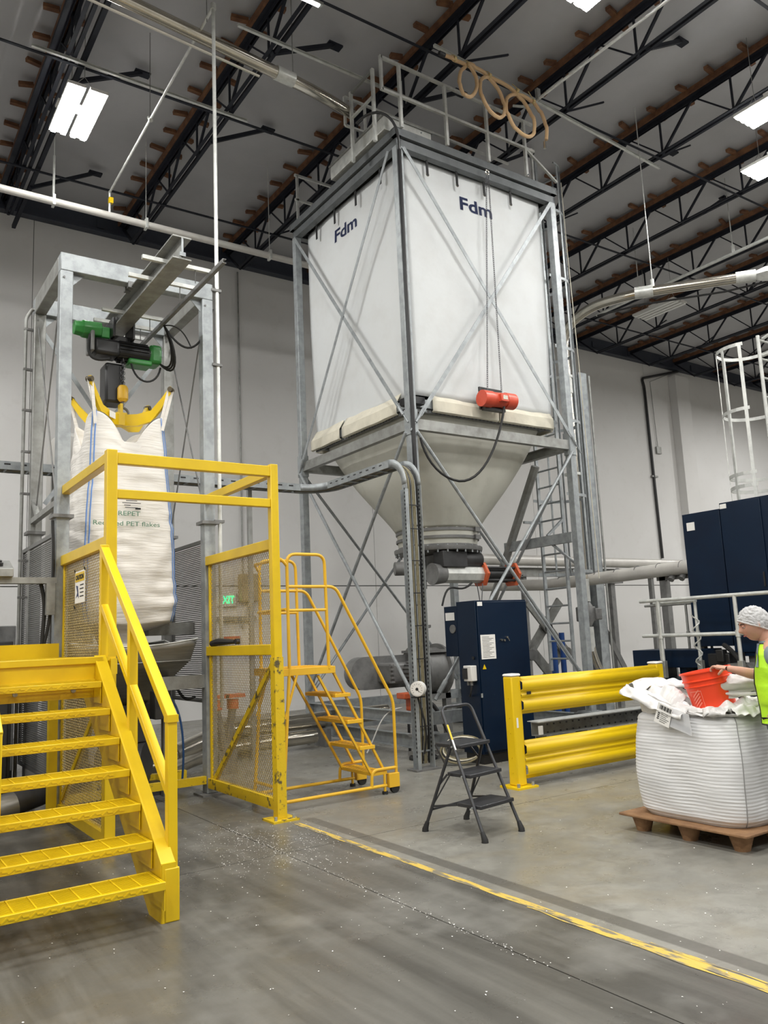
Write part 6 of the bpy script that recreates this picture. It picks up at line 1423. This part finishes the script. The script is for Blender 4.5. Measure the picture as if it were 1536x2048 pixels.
# head, turned toward the bag and bent down a little
HC = Vector((5.525, 3.365, 1.565))
hf = Vector((-.72, .66, -.30)).normalized(); hr_ = hf.cross(Vector((0, 0, 1))).normalized(); hu = hr_.cross(hf)
def G_(x, s_): return math.exp(-x*x/(2*s_*s_))
def headp(az, el):
    # az 0 = face direction, el up
    ca, sa, ce, se = math.cos(az), math.sin(az), math.cos(el), math.sin(el)
    x, y, z = sa*ce, ca*ce, se
    rx, ry, rz = .078, .096, .118
    X, Y, Z = x*rx, y*ry, z*rz
    if z < 0: k = 1-.26*(-z)**1.3; X *= k; Y *= 1-.10*(-z)*(1 if y > 0 else 3.2)
    fr = max(0, ca*ce)
    d = 0
    d += .024*G_(X, .0095)*G_(Z+.020, .013)+.013*G_(X, .008)*G_(Z-.003, .018)      # nose
    d += .006*G_(Z-.030, .010)*G_(X, .035)                                          # brow
    d -= .010*(G_(X-.031, .014)+G_(X+.031, .014))*G_(Z-.012, .011)                  # sockets
    d += .008*G_(X, .017)*G_(Z+.050, .006)+.007*G_(X, .015)*G_(Z+.063, .006)-.003*G_(X, .02)*G_(Z+.0565, .003)  # lips
    d += .012*G_(X, .020)*G_(Z+.092, .016)                                          # chin
    d += .006*(G_(X-.045, .018)+G_(X+.045, .018))*G_(Z+.028, .022)                  # cheeks
    Y += d*(1 if ca > 0 else 0)
    return HC+hr_*X+hf*Y+hu*Z
obj('head', MB().grid(lambda u, v: headp(2*PI*u, -PI/2+PI*(.002+.996*v)), 90, 70, True), SKIN, t, sharp=3)
obj('neck', MB().tube([(5.585, 3.30, 1.42), (5.56, 3.325, 1.49), (5.55, 3.34, 1.53)], [.058, .052, .052], 16), SKIN, t)
for sx in (-1, 1):
    ec = HC+hr_*(.031*sx)+hf*(.083)+hu*.012
    e = obj('eye', MB().ball(ec, .0115, 14, 10), mat('eye_white', (.7, .68, .65), .3) if 'eye_white' not in MATS else MATS['eye_white'], t)
    obj('iris', MB().ball(ec+hf*.0075-hu*.003, .0058, 10, 8), HAIR, e)
    obj('eyelid', MB().ball(ec+hu*.0022+hf*.0008, .0126, 14, 8, (1, 1, .95)), SKIN, e)
    obj('eyebrow', MB().tube([HC+hr_*(.014*sx)+hf*.099+hu*.029, HC+hr_*(.032*sx)+hf*.094+hu*.034, HC+hr_*(.05*sx)+hf*.078+hu*.030], [.0035, .004, .002], 6), HAIR, t)
    obj('ear', MB().ball(HC+hr_*(.078*sx)-hf*.004-hu*.004, .022, 14, 10, (.4, .65, 1.1)), SKIN, t)
obj('mouth', MB().tube([HC+hr_*-.021+hf*.0865-hu*.0565, HC+hf*.0985-hu*.055, HC+hr_*.021+hf*.0865-hu*.0565], [.002, .0055, .002], 8), LIP, t)
def hairf(k, lo, wr):
    def fn(u, v):
        az = 2*PI*u; fr = (1+math.cos(az))/2; el0 = lo+(.48-lo)*fr**1.2
        el = el0+(PI/2-.001-el0)*v; p = headp(az, el) if not (math.cos(az) > 0) else HC+hr_*(math.sin(az)*math.cos(el)*.078)+hf*(math.cos(az)*math.cos(el)*.098)+hu*(math.sin(el)*.118)
        d = (p-HC).normalized(); n_ = wr*noise.noise(d*9)+wr*.6*math.sin(az*14)*(1-v)*.4
        edge = .6+.4*min(1, v*6)
        return HC+(p-HC)*(k*edge/1.0 if False else k)*1.0+d*n_-hf*(.012*(1-fr))
    return fn
obj('hair', MB().grid(hairf(1.03, -.5, .002), 60, 24, True), HAIR, t, sharp=3)
obj('hair_net', MB().grid(hairf(1.125, -.62, .010), 80, 34, True), NET, t, sharp=3)
obj('net_band', MB().tube([hairf(1.10, -.62, .004)(i/60, 0) for i in range(60)], .006, 8, True), NET, t)
# right hand gripping the bucket rim: palm plus five separate fingers
def finger(pts, rs, nm='finger'): return skinmesh(nm, [(p, r_) for p, r_ in zip(pts, rs)], [(i, i+1) for i in range(len(pts)-1)], SKIN, t, 2)
w0 = Vector((5.42, 3.545, 1.256)); fwd = Vector((0, 1, .05)).normalized(); upv = Vector((0, 0, 1)); sidev = Vector((1, 0, 0))
obj('palm', MB().grid(lambda u, v: w0+fwd*(.085*v)+sidev*(math.cos(2*PI*u)*(.026+.016*math.sin(PI*(.15+.7*v))))+upv*(math.sin(2*PI*u)*(.016+.002*v)+.004*v), 20, 10, True), SKIN, t)
for i, (dx, L) in enumerate(((-.030, .030), (-.010, .034), (.011, .032), (.031, .026))):
    b0 = w0+fwd*.072+sidev*dx+upv*.004
    finger([b0, b0+fwd*L+upv*.008, b0+fwd*(L+.022)-upv*.014, b0+fwd*(L+.020)-upv*.036], [.0095, .0088, .008, .007])
tb = w0+fwd*.022-sidev*.026-upv*.004
finger([tb, tb+fwd*.020-sidev*.012-upv*.026, tb+fwd*.040-sidev*.010-upv*.045], [.0115, .010, .0085], 'thumb')
# left hand resting in the liner
w1 = Vector((5.41, 3.13, .97))
obj('palm', MB().grid(lambda u, v: w1+Vector((0, 1, -.1))*(.085*v)+sidev*(math.cos(2*PI*u)*(.026+.016*math.sin(PI*(.15+.7*v))))+upv*(math.sin(2*PI*u)*.015), 20, 10, True), SKIN, t)
for dx, L in ((-.030, .028), (-.010, .034), (.011, .032), (.031, .024)):
    b0 = w1+Vector((dx, .072, -.006)); finger([b0, b0+Vector((0, L, -.006)), b0+Vector((0, L+.02, -.022)), b0+Vector((0, L+.022, -.042))], [.0095, .0088, .008, .007])
tb = w1+Vector((-.026, .02, -.004)); finger([tb, tb+Vector((-.018, .02, -.01)), tb+Vector((-.024, .045, -.02))], [.0115, .010, .0085], 'thumb')
